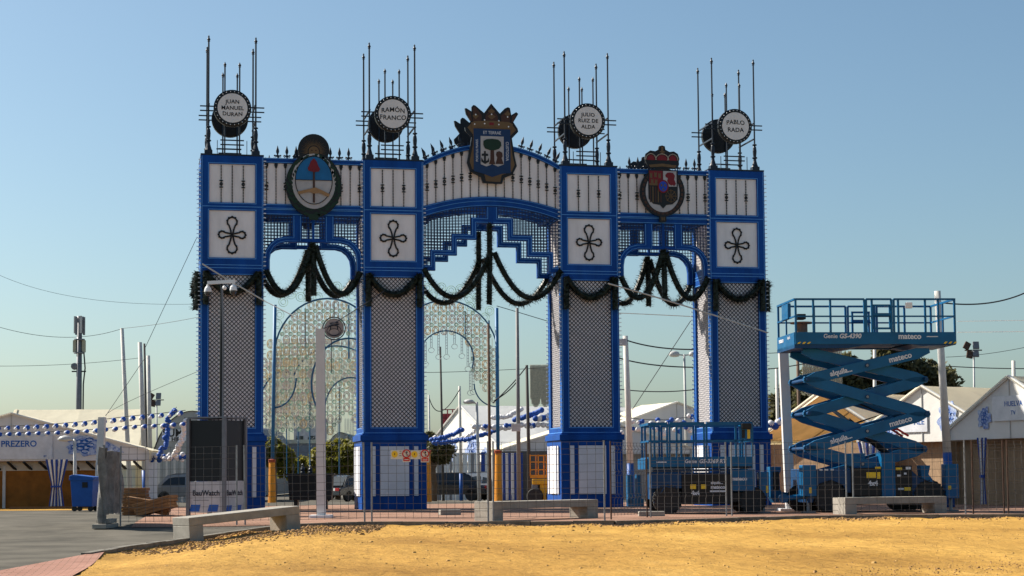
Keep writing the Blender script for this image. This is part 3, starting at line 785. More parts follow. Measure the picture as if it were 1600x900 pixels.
for k in range(30):
    a = 2*math.pi*(k+.5)/30; x, z = .655*math.cos(a), ezc+.70*math.sin(a); c, s = math.cos(a), math.sin(a)
    layer(c3, 'collar_link', [[(x-s*.05-c*.035, z+c*.05-s*.035), (x-s*.05+c*.035, z+c*.05+s*.035), (x+s*.05+c*.035, z-c*.05+s*.035), (x+s*.05-c*.035, z-c*.05-s*.035)]], CBROWN, -.102, .014)
layer(c3, 'shield', [zq([(205,318),(545,318),(540,640),(480,695),(410,705),(372,745),(335,705),(260,695),(208,640)])], BLACK, -.112, .01)
layer(c3, 'castle_quarter', [zq([(218,330),(370,330),(370,490),(218,490)])], CRED, -.124, .01)
for x, y in ((238,380),(288,370),(335,380),(250,445),(295,450)): layer(c3, 'castle', [zq([(x-14,y+30),(x-14,y-25),(x-5,y-25),(x-5,y-15),(x+5,y-15),(x+5,y-25),(x+14,y-25),(x+14,y+30)])], GOLD, -.134, .008)
layer(c3, 'castle_band', [zq([(218,470),(370,470),(370,492),(218,492)])], GOLD, -.133, .006)
layer(c3, 'lion_quarter', [zq([(376,330),(528,330),(528,500),(376,500)])], mat('crest_white', (.40, .385, .385)), -.124, .01)
layer(c3, 'lion', [zq([(400,375),(420,350),(450,345),(490,350),(510,380),(500,420),(520,470),(500,495),(480,480),(470,490),(440,475),(420,440),(430,410),(405,395)])], CRED, -.134, .008)
for i in range(5): layer(c3, 'shield_bar', [zq([(222+i*30,505),(234+i*30,505),(234+i*30,680),(222+i*30,675)])], GOLD if i % 2 else CBROWN, -.124, .008)
b = MB()
for k in range(8):
    a = math.pi*k/4; (cx_, cz_), = zq([(462,605)]); b.bar((cx_, -.126, cz_), (cx_+.2*math.cos(a), -.126, cz_+.22*math.sin(a)), .02)
b.tube([(cx_+.17*math.cos(math.pi*k/8), -.126, cz_+.19*math.sin(math.pi*k/8)) for k in range(16)], .01, 4, close=True)
b.build('chain_quarter', GOLD, c3)
layer(c3, 'oval_rim', [ell((372-370)/340., zq([(0,502)])[0][1], .185, .215, 28)], CRED, -.145, .012)
layer(c3, 'oval_field', [ell((372-370)/340., zq([(0,502)])[0][1], .135, .165, 28)], mat('crest_bright_blue', (.01, .06, .42)), -.155, .01)
for x, y in ((352,490),(392,490),(372,535)): layer(c3, 'fleur', [zq([(x,y-20),(x+12,y),(x+4,y+14),(x-4,y+14),(x-12,y)])], GOLD, -.162, .006)
for x, rx in ((240,45),(368,60),(490,45)):
    (cx_, cz_), = zq([(x, 195)]); layer(c3, 'crown_cap', [ell(cx_, cz_-.05, rx/340., .17, 16, 0, math.pi)], CRED, -.118, .008)
    b = MB(); b.tube([(cx_+(rx+14)/340.*math.cos(math.pi*k/12), -.125, cz_-.04+.2*math.sin(math.pi*k/12)) for k in range(13)], .013, 5); b.build('crown_arch', mat('crest_pearl', (.4, .33, .26)), c3)
layer(c3, 'crown_band', [zq([(215,265),(370,248),(530,265),(518,292),(370,280),(228,292)])], GOLD, -.125, .01)
layer(c3, 'crown_orb', [zq([(358,60),(382,60),(382,110),(400,112),(400,125),(382,125),(382,140),(358,140),(358,125),(340,125),(340,112),(358,110)])], GOLD, -.122, .008)
layer(c3, 'tag_mark', [zq([(352,840),(365,840),(365,875),(352,875)]), zq([(375,840),(388,840),(388,875),(375,875)])], GOLD, -.115, .006)
silhouette('crest_back_board', 'black reverse board of the quartered crest on the portal rear face', [el3, cr3], (5.58, 9.3), DEP+.1)

# ------------------------------------------------------------ tinsel garlands
def garland(name, label, paths, r=.12, group='dark garlands on the portal'):
    b = MB()
    for pts in paths:
        pts = [Vector(p) for p in pts]
        # resample
        out = [pts[0]]
        for p, q in zip(pts, pts[1:]):
            n = max(1, int((q-p).length/.028)); out += [p+(q-p)*(i/n) for i in range(1, n+1)]
        b.tube(out[::3]+[out[-1]], r*.62, 7)
        for i, p in enumerate(out):
            rl = r*(1+.22*math.sin(i*.21+len(b.v))+.18*mnoise.noise(p*2.3))
            d = (out[min(i+1, len(out)-1)]-out[max(i-1, 0)]).normalized()
            u = Vector((0,0,1)) if abs(d.z) < .9 else Vector((0,1,0)); a = d.cross(u).normalized(); c = d.cross(a)
            for _ in range(9):
                t = random.uniform(0, 6.283); n_ = a*math.cos(t)+c*math.sin(t); rr = rl*random.uniform(.75, 1.35)
                tan = (d*random.uniform(-.7, .7)+a*random.uniform(-.4, .4)+c*random.uniform(-.4, .4)); w_ = d.cross(n_)*random.uniform(.015, .04)
                base = p+n_*r*.4; tip = p+n_*rr+tan*r*.5
                b.quad(base-w_, base+w_, tip+w_*.4, tip-w_*.4)
    o = b.build(name, TINSEL, None); tag(o, label, 'garland', group); return o
def swag(p, q, sag, n=14):
    p, q = Vector(p), Vector(q); return [p+(q-p)*(i/n)+Vector((0, 0, -sag*4*(i/n)*(1-i/n))) for i in range(n+1)]
lab_col = ['on the front of the pillar below the JUAN MANUEL DURAN drum', 'on the front of the pillar below the RAMÓN FRANCO drum', 'on the front of the pillar below the JULIO RUIZ DE ALDA drum', 'on the front of the pillar below the PABLO RADA drum']
for cx, lb in zip(CX, lab_col):
    garland('garland', 'dark garland swag '+lb, [swag((cx-.78, -.12, 7.27), (cx+.78, -.12, 7.27), .62), [(cx-.80, -.12, 7.3), (cx-.80, -.12, 6.28)], [(cx+.80, -.12, 7.3), (cx+.80, -.12, 6.28)]], .145)
lab_l = ['left', None]
for cx, sg, lb in ((CX[0], -1, 'dark garland on the outer left side of the leftmost pillar'), (CX[3], 1, 'dark garland on the outer right side of the rightmost pillar')):
    x = cx+sg*(HW+.1)
    garland('garland', lb, [swag((x, .15, 7.25), (x, DEP-.15, 7.25), .62), [(x, .12, 7.3), (x, .12, 6.28)], [(x, DEP-.15, 7.3), (x, DEP-.15, 6.28)]], .135)
for xc, nm in ((-5.6375, 'under the sun crest'), (5.6375, 'under the quartered crest')):
    for y, fb in ((0, 'front'), (DEP-.02, 'rear')):
        if xc < 0 and y: P = [swag((xc-1.45, y, 7.35), (xc-.05, y, 8.1), .9), swag((xc+.05, y, 8.1), (xc+1.45, y, 7.35), .9)]
        else: P = [swag((xc-1.45, y, 7.35), (xc-.05, y, 8.15), 1.05), swag((xc+.05, y, 8.15), (xc+1.45, y, 7.35), 1.05)]
        P += [[(xc-.03, y, 8.25), (xc, y, 7.4), (xc, y, 6.6)]]
        garland('garland', 'double dark garland on the %s of the arch %s' % (fb, nm), P, .150)
for y, fb in ((0, 'front'), (DEP-.02, 'rear')):
    P = [swag((-2.2, y, 7.5), (-.05, y, 8.05), 1.15), swag((.05, y, 8.05), (2.2, y, 7.5), 1.15)]
    P += [[(-.1, y, 8.95), (-.1, y, 7.6), (-.12, y, 6.4)]]
    garland('garland', 'long dark garland on the %s of the central stepped arch' % fb, P, .140)
# ------------------------------------------------------------ benches
def bench(label, A, B, h, depth=.5, tilt_back=1):
    # A, B: ground points of the front bottom corners (left, right)
    A, B = Vector(A), Vector(B); L = (B-A).length; d = (B-A).normalized(); rz = math.atan2(d.y, d.x); tl = math.asin(max(-1, min(1, d.z)))
    t = thing('concrete_bench', label, 'bench', A, rz, 'concrete benches along the kerb'); t.rotation_euler = (0, -tl, rz)
    MB().box(0, L, 0, depth, h-.17, h).build('seat', CONC, t, bevel=.012)
    MB().box(.0, .33, .003, depth-.003, -.08, h-.17).build('leg', CONC, t, bevel=.012)
    MB().box(L-.36, L, .003, depth-.003, -.08, h-.17).build('leg', CONC, t, bevel=.012)
    return t
p, _ = ground(290, 33.2); q, _ = ground(461, 37.6)
bench('concrete bench at the far left, sloping down the curved kerb by the road', ghit(297, 842.5), ghit(470, 822.0), .43, .62)
bench('concrete bench in the middle, in front of the pillar with warning signs', ghit(770, 814.5), ghit(935, 809.0), .44, .62)
bench('concrete bench at the right, in front of the raised scissor lift', ghit(1321, 804.3), ghit(1480, 801.5), .42, .6)

# ------------------------------------------------------------ wire fence panels
def fence_panel(label, pa, pb, h=1.78, kind='plain', posts=(1, 1), foot=False, nv=None, rust=False, tilt=0., hs=None):
    A, B = ghit(*pa), ghit(*pb); A.z = gz(A.x, A.y); B.z = gz(B.x, B.y); L = (B-A).xy.length; rz = math.atan2(B.y-A.y, B.x-A.x)
    t = thing('wire_fence', label, 'fence', A, rz, 'wire fence panels along the plaza edge')
    t.rotation_euler = (tilt, -math.atan2(B.z-A.z, L), rz); r = .020
    pmat = RUST if rust else STEEL
    for k, x in enumerate((0.03, L-.03)):
        if posts[k]: MB().tube([(x, 0, 0), (x, 0, h+.02)], r, 8).build('post', pmat, t)
        if posts[k] and foot: MB().box(x-.16, x+.16, -.12, .12, .0, .10).build('foot_block', CONC, t, bevel=.01)
    w_ = .0075; b = MB(); n = nv or max(2, int(L/.185))
    for i in range(1, n):
        x = .03+(L-.06)*i/n
        if kind == 'fold':
            zs = [.08, .45, .52, .59, 1.02, 1.09, 1.16, 1.56, 1.63, 1.70, h]; ys = [0, 0, -.05, 0, 0, -.05, 0, 0, -.05, 0, 0]
        else:
            zs = [.08, .62, .68, .74, 1.5, 1.56, 1.62, h]; ys = [0, 0, -.03, 0, 0, -.03, 0, 0]
        pts = [(x+random.uniform(-.004, .004), y, z) for y, z in zip(ys, zs)]
        for p_, q_ in zip(pts, pts[1:]): b.bar(p_, q_, w_)
    for z in (hs or [.10, .24, .42, .62, .74, .92, 1.10, 1.28, 1.50, 1.62, h]):
        sagz = random.uniform(0, .012)
        P = [(.03+(L-.06)*i/6, -.008, z-sagz*4*(i/6)*(1-i/6)+random.uniform(-.004, .004)) for i in range(7)]
        for p_, q_ in zip(P, P[1:]): b.bar(p_, q_, w_)
    b.build('wire_mesh', WIRE, t, kind='stuff')
    return t
FH = [.10, .25, .33, .50, .58, .76, .84, 1.02, 1.10, 1.28, 1.36, 1.54, 1.62, 1.70, 1.78]
fence_panel('wire fence panel between the torn grey sheet and the black watch tower', (186, 822.5), (372, 820.5))
fence_panel('wire fence panel in front of the white square post and black skip', (381, 820.3), (572, 816.2))
fence_panel('wire fence panel carrying the yellow and red warning signs', (579, 816.1), (765, 814.8))
fence_panel('wire fence panel above the middle concrete bench', (769, 814.8), (947, 813.2))
fence_panel('short folded wire fence panel between the pillar and the stowed lift', (954, 811.8), (1012, 808.2), kind='fold', rust=True, hs=FH)
fence_panel('folded wire fence panel in front of the stowed scissor lift', (1015, 808.2), (1137, 806.3), kind='fold', hs=FH)
fence_panel('wire fence panel between the two scissor lifts', (1142, 806), (1325, 803.6))
fence_panel('wire fence panel in front of the raised lift beside the right bench', (1332, 803.6), (1511, 803))
fence_panel('folded wire fence panel with rusty posts at the far right', (1519, 803), (1571, 802.6), kind='fold', rust=True, hs=FH)
fence_panel('folded wire fence panel running out of the frame at the right', (1574, 802.6), (1700, 801), kind='fold', rust=True, hs=FH)
# torn sheet over the left end of the fence
A = ghit(153, 826); B = ghit(188, 818); t = thing('torn_sheet', 'torn grey plastic sheeting hanging over the left end of the fence', 'sheeting', A, math.atan2(B.y-A.y, B.x-A.x))
L = (B-A).xy.length
def sheetmesh(x0, x1, y, z0, z1, amp, n=16, m=26):
    b = MB()
    for j in range(m+1):
        for i in range(n+1):
            x = x0+(x1-x0)*i/n; z = z0+(z1-z0)*j/m
            e = .07*math.sin(z*5+i)*(1 if i in (0, n) else .2)
            b.v.append((x+e+.05*mnoise.noise(Vector((z*3, i*.1, 1))), y+amp*mnoise.noise(Vector((x*5, z*1.6, 4)))+amp*.7*math.sin(x*22+z*1.5), z+.05*mnoise.noise(Vector((x*6, z, 8)))))
    for j in range(m):
        for i in range(n): k = j*(n+1)+i; b.f.append((k, k+1, k+n+2, k+n+1))
    return b
sheetmesh(-.05, .34, -.06, .12, 1.80, .09).build('sheet', TARP, t, smooth=True); sheetmesh(.36, L+.28, .05, .30, 1.72, .08).build('sheet', TARP, t, smooth=True)
for x in (.33, .40): MB().tube([(x, -.01, 0), (x, -.01, 1.86)], .022, 8).build('post', STEEL, t)
for x0, z0 in ((-.12, 0), (.34, 0), (.2, .11)): MB().box(x0, x0+.5, -.22, .1, z0, z0+.10).build('foot_block', CONC, t, bevel=.01)
# warning signs on the fence panel
sg = Fr(640, 38.35)
def sign(label, px0, px1, py0, py1, kind):
    f = Fr((px0+px1)/2, 38.25); z0, z1 = f.z(py1), f.z(py0); hw = (px1-px0)/2/f.s
    t = thing('warning_sign', label, 'sign', f.p+Vector((0, 0, z0)), CAMRZ, 'warning signs on the fence'); h = z1-z0
    MB().box(-hw, hw, -.006, .004, 0, h).build('board', mat('sign_white', (.62, .62, .6), .5), t, bevel=.002)
    if kind == 'red':
        MB().box(-hw+.015, hw-.015, -.009, -.006, .02, h*.36).build('red_field', RED, t)
        b = MB(); b.tube([(.085*math.cos(2*math.pi*k/20), -.010, h*.70+.085*math.sin(2*math.pi*k/20)) for k in range(20)], .014, 5, close=True)
        b.bar((-.06, -.010, h*.70+.06), (.06, -.010, h*.70-.06), .024, .008); b.build('prohibition_ring', RED, t)
        b = MB(); b.ball((.01, -.008, h*.70+.035), .018, 6, 4); b.bar((0, -.008, h*.70+.02), (.015, -.008, h*.70-.05), .03, .01); b.build('figure', TEXTB, t)
        for k in range(2): MB().box(-hw+.04, hw-.04, -.011, -.009, .045+.045*k, .06+.045*k).build('print_line', TEXTW, t)
    else:
        MB().prism(ell(-hw+.085, h*.55, .07, .075, 20), -.010, -.006).build('yellow_field', YELLOW, t)
        MB().box(-hw+.078, -hw+.094, -.013, -.010, h*.45, h*.68).build('symbol', TEXTB, t)
        for k in range(3): MB().box(-hw+.19, hw-.02, -.009, -.006, h*.34+k*.05, h*.34+k*.05+.016).build('print_line', GREY, t)
sign('white warning sign with yellow symbol, leftmost on the fence', 611, 629, 703.5, 717.5, 'yel')
sign('red and white prohibition sign, left of the two on the fence', 629.5, 641.5, 703.5, 722, 'red')
sign('white warning sign with yellow symbol between the two red signs', 642, 657.5, 704, 717.5, 'yel')
sign('red and white prohibition sign, right of the two on the fence', 658, 671, 703.5, 722.5, 'red')

# ------------------------------------------------------------ watch tower
f = Fr(350, 45.2)
t = f.thing('watch_tower', 'black and white mobile security tower in front of the leftmost pillar', 'security tower', rz=R_(-21))
S = 1.08; H = f.z(653)
# local: corner at origin; left face runs to -x, right face runs to +y
b = MB(); b.box(-S, 0, 0, S, .12, .93); b.build('white_base', mat('tower_white', (.45, .45, .46), .5), t)
b = MB(); b.box(-S+.01, -.01, .01, S-.01, .94, H-.05); b.build('black_panel', BLACK, t)
for x, y in ((-S, 0), (0, 0), (-S, S), (0, S)): MB().box(x-.045, x+.045, y-.045, y+.045, 0, H).build('corner_post', GREY, t)
b = MB(); b.box(-S-.02, .02, -.02, S+.02, H, H+.04); b.build('top_plate', GREY, t)
for x, rz_, yy in ((-S/2, 0, -.006),):
    text('BauWatch', .195, mat('tower_letter', (.012, .014, .03)), t, (-S/2, -.006, .62), offset=.004)
    text('a Haulotte brand' if False else 'a security company', .06, mat('tower_letter', (.012, .014, .03)), t, (-S/2-.1, -.006, .43)) if False else MB().box(-S+.16, -S+.62, -.005, 0, .43, .445).build('print_line', GREY, t)
text('BauWatch', .195, mat('tower_letter', (.012, .014, .03)), t, (.006, S/2, .62), (R_(90), 0, R_(90)), offset=.004)
for x in (-S+.03, -S+.58): MB().prism([(x, .14), (x+.30, .14), (x+.34, .32), (x+.06, .32)], -.006, 0).build('blue_mark', mat('tower_blue', (.02, .10, .38)), t)
for y in (.1, .6): MB().prismx([(y, .14), (y+.26, .14), (y+.3, .30), (y+.05, .30)], 0, .006).build('blue_mark', mat('tower_blue', (.02, .10, .38)), t)
ZM = f.z(437); mx_ = -.42
b = MB(); b.tube([(mx_, .55, H), (mx_, .55, H+2), (mx_, .55, ZM)], [.05, .045, .035], 10); mast = b.build('mast', BLACK, t)
MB().tube([(mx_+.08, .5, H), (mx_+.08, .5, H+2.2), (mx_+.05, .5, ZM-.1)], .03, 6).build('mast_cable', GREY, mast)
MB().box(mx_-.42, mx_+.40, .51, .59, ZM, ZM+.09).build('cross_arm', WHITE, t)
for x in (mx_-.42, mx_+.36):
    b = MB(); b.lathe([(.03,ZM),(.04,ZM-.04),(.085,ZM-.10),(.10,ZM-.17),(.10,ZM-.20)], x, .55, 14); dm = b.build('camera_dome', WHITE, t)
    b = MB(); b.lathe([(.09,ZM-.20),(.085,ZM-.25),(.05,ZM-.30),(.01,ZM-.32)], x, .55, 14); b.build('dome_glass', GLASS, dm)
MB().ball((mx_+.12, .5, ZM-.12), .06).build('lamp', WHITE, t)

# ------------------------------------------------------------ slim square white posts
def post(name, label, px, D, pxt, pyt, w_, m, base=True, blue=None, taper=1., group=None, round_=False):
    f = Fr(px, D); t = f.thing(name, label, 'pole', group=group); x1 = f.x(pxt, pyt); z1 = f.z(pyt)
    zs = [0, z1] if blue is None else [f.z(blue), z1]
    def seg(z0, za, mm, nm, e=0):
        b = MB(); xa, xb = x1*z0/z1, x1*za/z1; w0 = w_*(1-(1-taper)*z0/z1)+e; w1 = w_*(1-(1-taper)*za/z1)+e
        if round_: b.tube([(xa, 0, z0), (xb, 0, za)], [w0/2, w1/2], 10)
        else:
            b.v = [(xa-w0/2,-w0/2,z0),(xa+w0/2,-w0/2,z0),(xa+w0/2,w0/2,z0),(xa-w0/2,w0/2,z0),(xb-w1/2,-w1/2,za),(xb+w1/2,-w1/2,za),(xb+w1/2,w1/2,za),(xb-w1/2,w1/2,za)]
            b.f = [(0,3,2,1),(4,5,6,7),(0,1,5,4),(1,2,6,5),(2,3,7,6),(3,0,4,7)]
        return b.build(nm, mm, t, smooth=round_)
    seg(zs[0], z1, m, 'shaft')
    if blue is not None: seg(0, zs[0], BINB, 'blue_foot', .012)
    if base:
        MB().box(-w_*1.3, w_*1.3, -w_*1.3, w_*1.3, 0, .07).build('base_plate', WHITE, t, bevel=.008)
    return t, f
WPOST = mat('white_square_post', (.60, .58, .57), .55, var=.06)
post('square_post', 'plain white square steel post standing alone between the two left pillars', 502, 43.6, 500.5, 513, .215, WPOST)
post('square_post', 'white square post leaning under the left end of the raised lift', 1235, 47.3, 1223, 538, .25, WPOST)

# ------------------------------------------------------------ scissor lifts
def wheel(parent, x, y, r, w_, out=-1):
    b = MB(); n = 28; b.lathe([(r*.62, -w_/2), (r*.9, -w_/2), (r, -w_*.38), (r, w_*.38), (r*.9, w_/2), (r*.62, w_/2)], x, r, n, axis='y')
    b.v = [(v[0], v[1]+y, v[2]) for v in b.v]; wl = b.build('wheel', RUBBER, parent)
    b = MB()
    for k in range(24):
        a = 2*math.pi*k/24; c, s = math.cos(a), math.sin(a)
        b.bar((x+c*(r+.004), y-w_*.48, r+s*(r+.004)), (x+math.cos(a+.1)*(r+.004), y+w_*.1, r+math.sin(a+.1)*(r+.004)), .05, .03, up=(c, 0, s))
    b.build('tread', RUBBER, wl)
    b = MB(); b.lathe([(r*.10, -w_*.44), (r*.22, -w_*.44), (r*.26, -w_*.36), (r*.5, -w_*.34), (r*.62, -w_*.46), (r*.64, -w_*.3)], x, r, 24, axis='y')
    b.v = [(v[0], v[1]+y, v[2]) for v in b.v]; b.build('rim', RIM, wl)
    return wl
def rail_rect(b, x0, x1, y, z0, z1, mids=(.5,), t=.05, xs=()):
    b.bar((x0, y, z1), (x1, y, z1), t)
    for m_ in mids: b.bar((x0, y, z0+(z1-z0)*m_), (x1, y, z0+(z1-z0)*m_), t*.8)
    for x in (x0, x1)+tuple(xs): b.bar((x, y, z0), (x, y, z1), t, up=(0,1,0))
f = Fr(1360, 44.9); WL = 1.95
t = f.thing('scissor_lift', 'blue scissor lift with its platform raised on crossed arms at the right', 'scissor lift', rz=R_(4.5))
X, Z = f.x, f.z
# platform
zd0, zd1, zt = Z(537), Z(518), Z(466); xl, xr = X(1240, 520), X(1496, 520)
MB().box(xl, xr, 0, WL, zd0+.03, zd0+.13).build('platform_deck', LIFTD, t, bevel=.01)
b = MB(); b.box(xl, xr, -.02, .02, zd0, zd1); b.build('toe_board', LIFT, t, bevel=.006)
b = MB(); b.box(xl, xr, WL-.02, WL+.02, zd0, zd1); b.build('toe_board', LIFT, t)
MB().box(xl-.02, xl+.02, .02, WL-.02, zd0-.06, zd1).build('toe_board', LIFT, t); MB().box(xr-.02, xr+.02, .02, WL-.02, zd0, zd1).build('toe_board', LIFT, t)
MB().prism([(xl-.02, zd0-.10), (xl+1.4, zd0-.10), (xl+2, zd0), (xl-.02, zd0)], .0, WL).build('platform_underframe', LIFTD, t)
MB().prism([(xr-1.2, zd0), (xr-.9, zd0-.05), (xr, zd0-.02), (xr, zd0)], .0, WL).build('platform_underframe', LIFTD, t)
for y in (0, WL):
    segs = [(1241, 1269, 1296, 1350), (1353, 1362, 1393), (1397, 1404, 1447, 1468, 1494)] if y == 0 else [(1241, 1300, 1352), (1356, 1400), (1404, 1450, 1494)]
    for sgm in segs:
        xs = [X(p_, 490) for p_ in sgm]; b = MB(); rail_rect(b, xs[0], xs[-1], y, zd1, zt, (.48,), .05, tuple(xs[1:-1])); b.build('guard_rail', LIFT, t)
    b = MB(); xa, xb = X(1362, 490), X(1393, 490); b.bar((xa, y+.03, zt-.16), (xb, y+.03, zt-.16), .05); b.bar((xa, y+.03, zd1+.45), (xb, y+.03, zd1+.45), .1); b.bar((xa, y+.03, zd1+.1), (xb, y+.03, zd1+.1), .05)
    b.bar((xa+.03, y+.03, zd1+.1), (xa+.03, y+.03, zt-.16), .05); b.bar((xb-.03, y+.03, zd1+.1), (xb-.03, y+.03, zt-.16), .05); b.build('gate', LIFT, t)
for x in (xl+.01, xr-.01):
    b = MB(); b.bar((x, 0, zt), (x, WL, zt), .05); b.bar((x, 0, zd1+.42), (x, WL, zd1+.42), .04); b.bar((x, WL/2, zd1), (x, WL/2, zt), .04); b.build('guard_rail', LIFT, t)
MB().box(xl-.05, xl+.04, .55, 1.25, zd1+.40, zt-.05).build('control_box', LIFT, t, bevel=.02)
MB().box(xl+.12, xl+.35, .2, .5, zd1+.36, zd1+.5).build('joystick_box', BLACK, t, bevel=.01)
for zz, rr in ((zd1+.30, .30), (zd1-.05, .26)):
    pass
b = MB(); xs_ = X(1265, 500); b.lathe([(.16, zd1-.03), (.16, zd1+.30), (.30, zd1+.31), (.30, zd1+.345)], xs_, 1.0, 16); tag(b.build('cable_spool', mat('spool_brown', (.26, .14, .09), .8), None), 'brown cable spool standing on the raised lift platform', 'spool')
so_ = bpy.data.objects['cable_spool']; so_.location = f.p; so_.rotation_euler = (0, 0, CAMRZ+R_(4.5))
MB().box(X(1414, 475), X(1425, 475), -.12, -.02, Z(481), Z(471)).build('work_lamp', WHITE, t, bevel=.03)
text('Genie', .155, TEXTW, t, (X(1296, 524), -.024, Z(524.5)), offset=.002); text('GS-4390', .165, TEXTW, t, (X(1327, 524), -.024, Z(524.5)), offset=.005, shear=.2)
text('mateco', .205, TEXTW, t, (X(1422, 525), -.024, Z(525)), offset=.006); text('LA 679083', .06, TEXTW, t, (X(1458, 525), -.024, Z(525))) if False else MB().box(X(1449, 525), X(1467, 525), -.024, -.02, Z(526), Z(524.6)).build('print_line', TEXTW, t)
text('mateco', .17, TEXTW, t, (xl-.024, 1.45, zd0+.20), (R_(90), 0, R_(-90)), offset=.004); text('alquila', .12, TEXTW, t, (xl-.024, .6, zd0+.22), (R_(90), 0, R_(-90)))
for xx in (X(1243, 531), X(1476, 531)):
    for k in range(3): MB().prism([(xx+k*.13, zd0+.01), (xx+k*.13+.06, zd0+.01), (xx+k*.13+.11, zd0+.06), (xx+k*.13+.05, zd0+.06)], -.026, -.02).build('hazard_stripe', YELLOW, t)
# scissor arms
JL = [(1262, 548), (1262, 592), (1264, 645), (1262, 700), (1275, 748)]
JR = [(1451, 548), (1451, 592), (1452, 647), (1450, 702), (1437, 750)]
def arm(name, p, q, y, th=.30, dep=.13, m=LIFT):
    a = Vector((X(*p), Z(p[1]))); c = Vector((X(*q), Z(q[1]))); d = (c-a).normalized(); n_ = Vector((-d.y, d.x)); e = .10
    P = [a-d*e-n_*.06, a+d*.24-n_*th/2, c-d*.24-n_*th/2, c+d*e-n_*.06, c+d*e+n_*.06, c-d*.24+n_*th/2, a+d*.24+n_*th/2, a-d*e+n_*.06]
    b = MB(); b.prism([(v.x, v.y) for v in P], y, y+dep); o = b.build(name, m, t, bevel=.012); return o, a, c, math.atan2(d.y, d.x)
for i in range(4):
    outer = i % 2 == 0
    for side in (0, 1):
        y_out = .12 if side == 0 else WL-.25; y_in = .27 if side == 0 else WL-.40
        # arm rising to the right is outermost on even levels
        if not outer: y_out, y_in = y_in, y_out
        o1, a, c, an = arm('scissor_arm', JL[i+1], JR[i], y_out, .29)
        o2, a2, c2_, an2 = arm('scissor_arm', JL[i], JR[i+1], y_in, .29)
        if side == 0 and i in (0, 2):
            for body, tt in (('alquila...', .28), ('mateco', .78)):
                mpt = a+(c-a)*tt; text(body, .19 if tt < .5 else .21, TEXTW, o1, (mpt.x, y_out-.004, mpt.y), (R_(90), -an, 0), offset=.006)
    for P in (JL[i+1], JR[i+1]):
        b = MB(); b.tube([(X(*P), .08, Z(P[1])), (X(*P), WL-.08, Z(P[1]))], .05, 10); b.build('pivot_tube', LIFTD, t)
    a = Vector((X(*JL[i]), Z(JL[i][1]))); c = Vector((X(*JR[i+1]), Z(JR[i+1][1]))); mpt = (a+c)/2
    b = MB(); b.tube([(mpt.x, .09, mpt.y), (mpt.x, WL-.09, mpt.y)], .055, 12); b.build('pivot_tube', LIFTD, t)
    b = MB(); b.lathe([(.0, .085), (.035, .085), (.035, .1)], mpt.x, mpt.y, 12, axis='y'); b.build('pivot_pin', STEEL, t)
MB().tube([(X(1318, 640), WL/2, Z(640)), (X(1345, 660), WL/2, Z(660))], .05, 10).build('cylinder_rod', STEEL, t)
MB().tube([(X(1340, 655), WL/2, Z(655)), (X(1412, 715), WL/2, Z(715))], .085, 12).build('lift_cylinder', BLACK, t)
b = MB(); pp_ = [(1345, 625), (1394, 645), (1349, 660)]; b.tube([(X(*p_), WL/2-.2, Z(p_[1])) for p_ in pp_], .03, 6); b.build('safety_arm', BLACK, t)
b = MB(); b.bar((X(1412, 670), .5, Z(670)), (X(1430, 681), .5, Z(681)), .05); b.bar((X(1412, 670), 1.0, Z(670)), (X(1430, 681), 1.0, Z(681)), .05); b.bar((X(1412, 670), .5, Z(670)), (X(1412, 670), 1.0, Z(670)), .05); b.build('red_prop', RED, t)
# chassis
zc0 = .36
MB().prism([(X(1262), Z(732)), (X(1320), Z(735)), (X(1345), Z(728)), (X(1345), Z(770)), (X(1325), Z(770)), (X(1318), Z(758)), (X(1300), Z(750)), (X(1280), Z(756)), (X(1270), Z(785)), (X(1262), Z(785))], .06, WL-.06).build('chassis', LIFTD, t, bevel=.02)
MB().box(X(1325), X(1460), .30, WL-.30, Z(778), Z(745)).build('chassis_beam', LIFTD, t)
MB().box(X(1331), X(1379), .0, .5, Z(775), Z(731)).build('engine_tray', BLACK, t, bevel=.015)
MB().box(X(1379), X(1401), -.02, .5, Z(778), Z(708)).build('tray_panel', LIFT, t, bevel=.015)
MB().box(X(1401), X(1428), .0, .5, Z(775), Z(728)).build('engine_tray', BLACK, t, bevel=.015)
MB().box(X(1336), X(1357), .2, .9, Z(730), Z(708)).build('tray_box', LIFT, t, bevel=.015)
MB().prism([(X(1428), Z(735)), (X(1442), Z(748)), (X(1458), Z(744)), (X(1466), Z(756)), (X(1482), Z(768)), (X(1482), Z(778)), (X(1428), Z(775))], .06, WL-.06).build('chassis_end', LIFTD, t, bevel=.02)
MB().prism([(X(1442), Z(728)), (X(1458), Z(728)), (X(1455), Z(742)), (X(1466), Z(758)), (X(1444), Z(748))], .02, .35).build('step', LIFT, t, bevel=.01)
for x0, x1, z0, z1, m_ in ((1355, 1370, 747, 738, YELLOW), (1372, 1377, 748, 738, YELLOW), (1369, 1378, 732.5, 729.5, YELLOW), (1402, 1412, 735, 731, YELLOW), (1418, 1426, 734, 730, TEXTW), (1404, 1410, 745, 742, TEXTW), (1415, 1419, 742, 739, TEXTW), (1415, 1425, 767, 762, YELLOW), (1405, 1414, 766, 763, TEXTW)):
    MB().box(X(x0), X(x1), -.006, 0, Z(z0), Z(z1)).build('sticker', m_, t)
text('4x4', .17, TEXTW, t, (X(1365), -.006, Z(755.5)), offset=.008)
for k in range(3): MB().box(X(1281+k*9), X(1286+k*9), .05, .06, Z(735), Z(732.5)).build('sticker', TEXTW, t)
for x_ in (X(1297), X(1456)):
    for y_ in (.16, WL-.16): wheel(t, x_, y_, .405, .30)
for x_, m_ in ((X(1272), 0), (X(1432), 0)): wheel(t, x_, WL-.5, .36, .26)
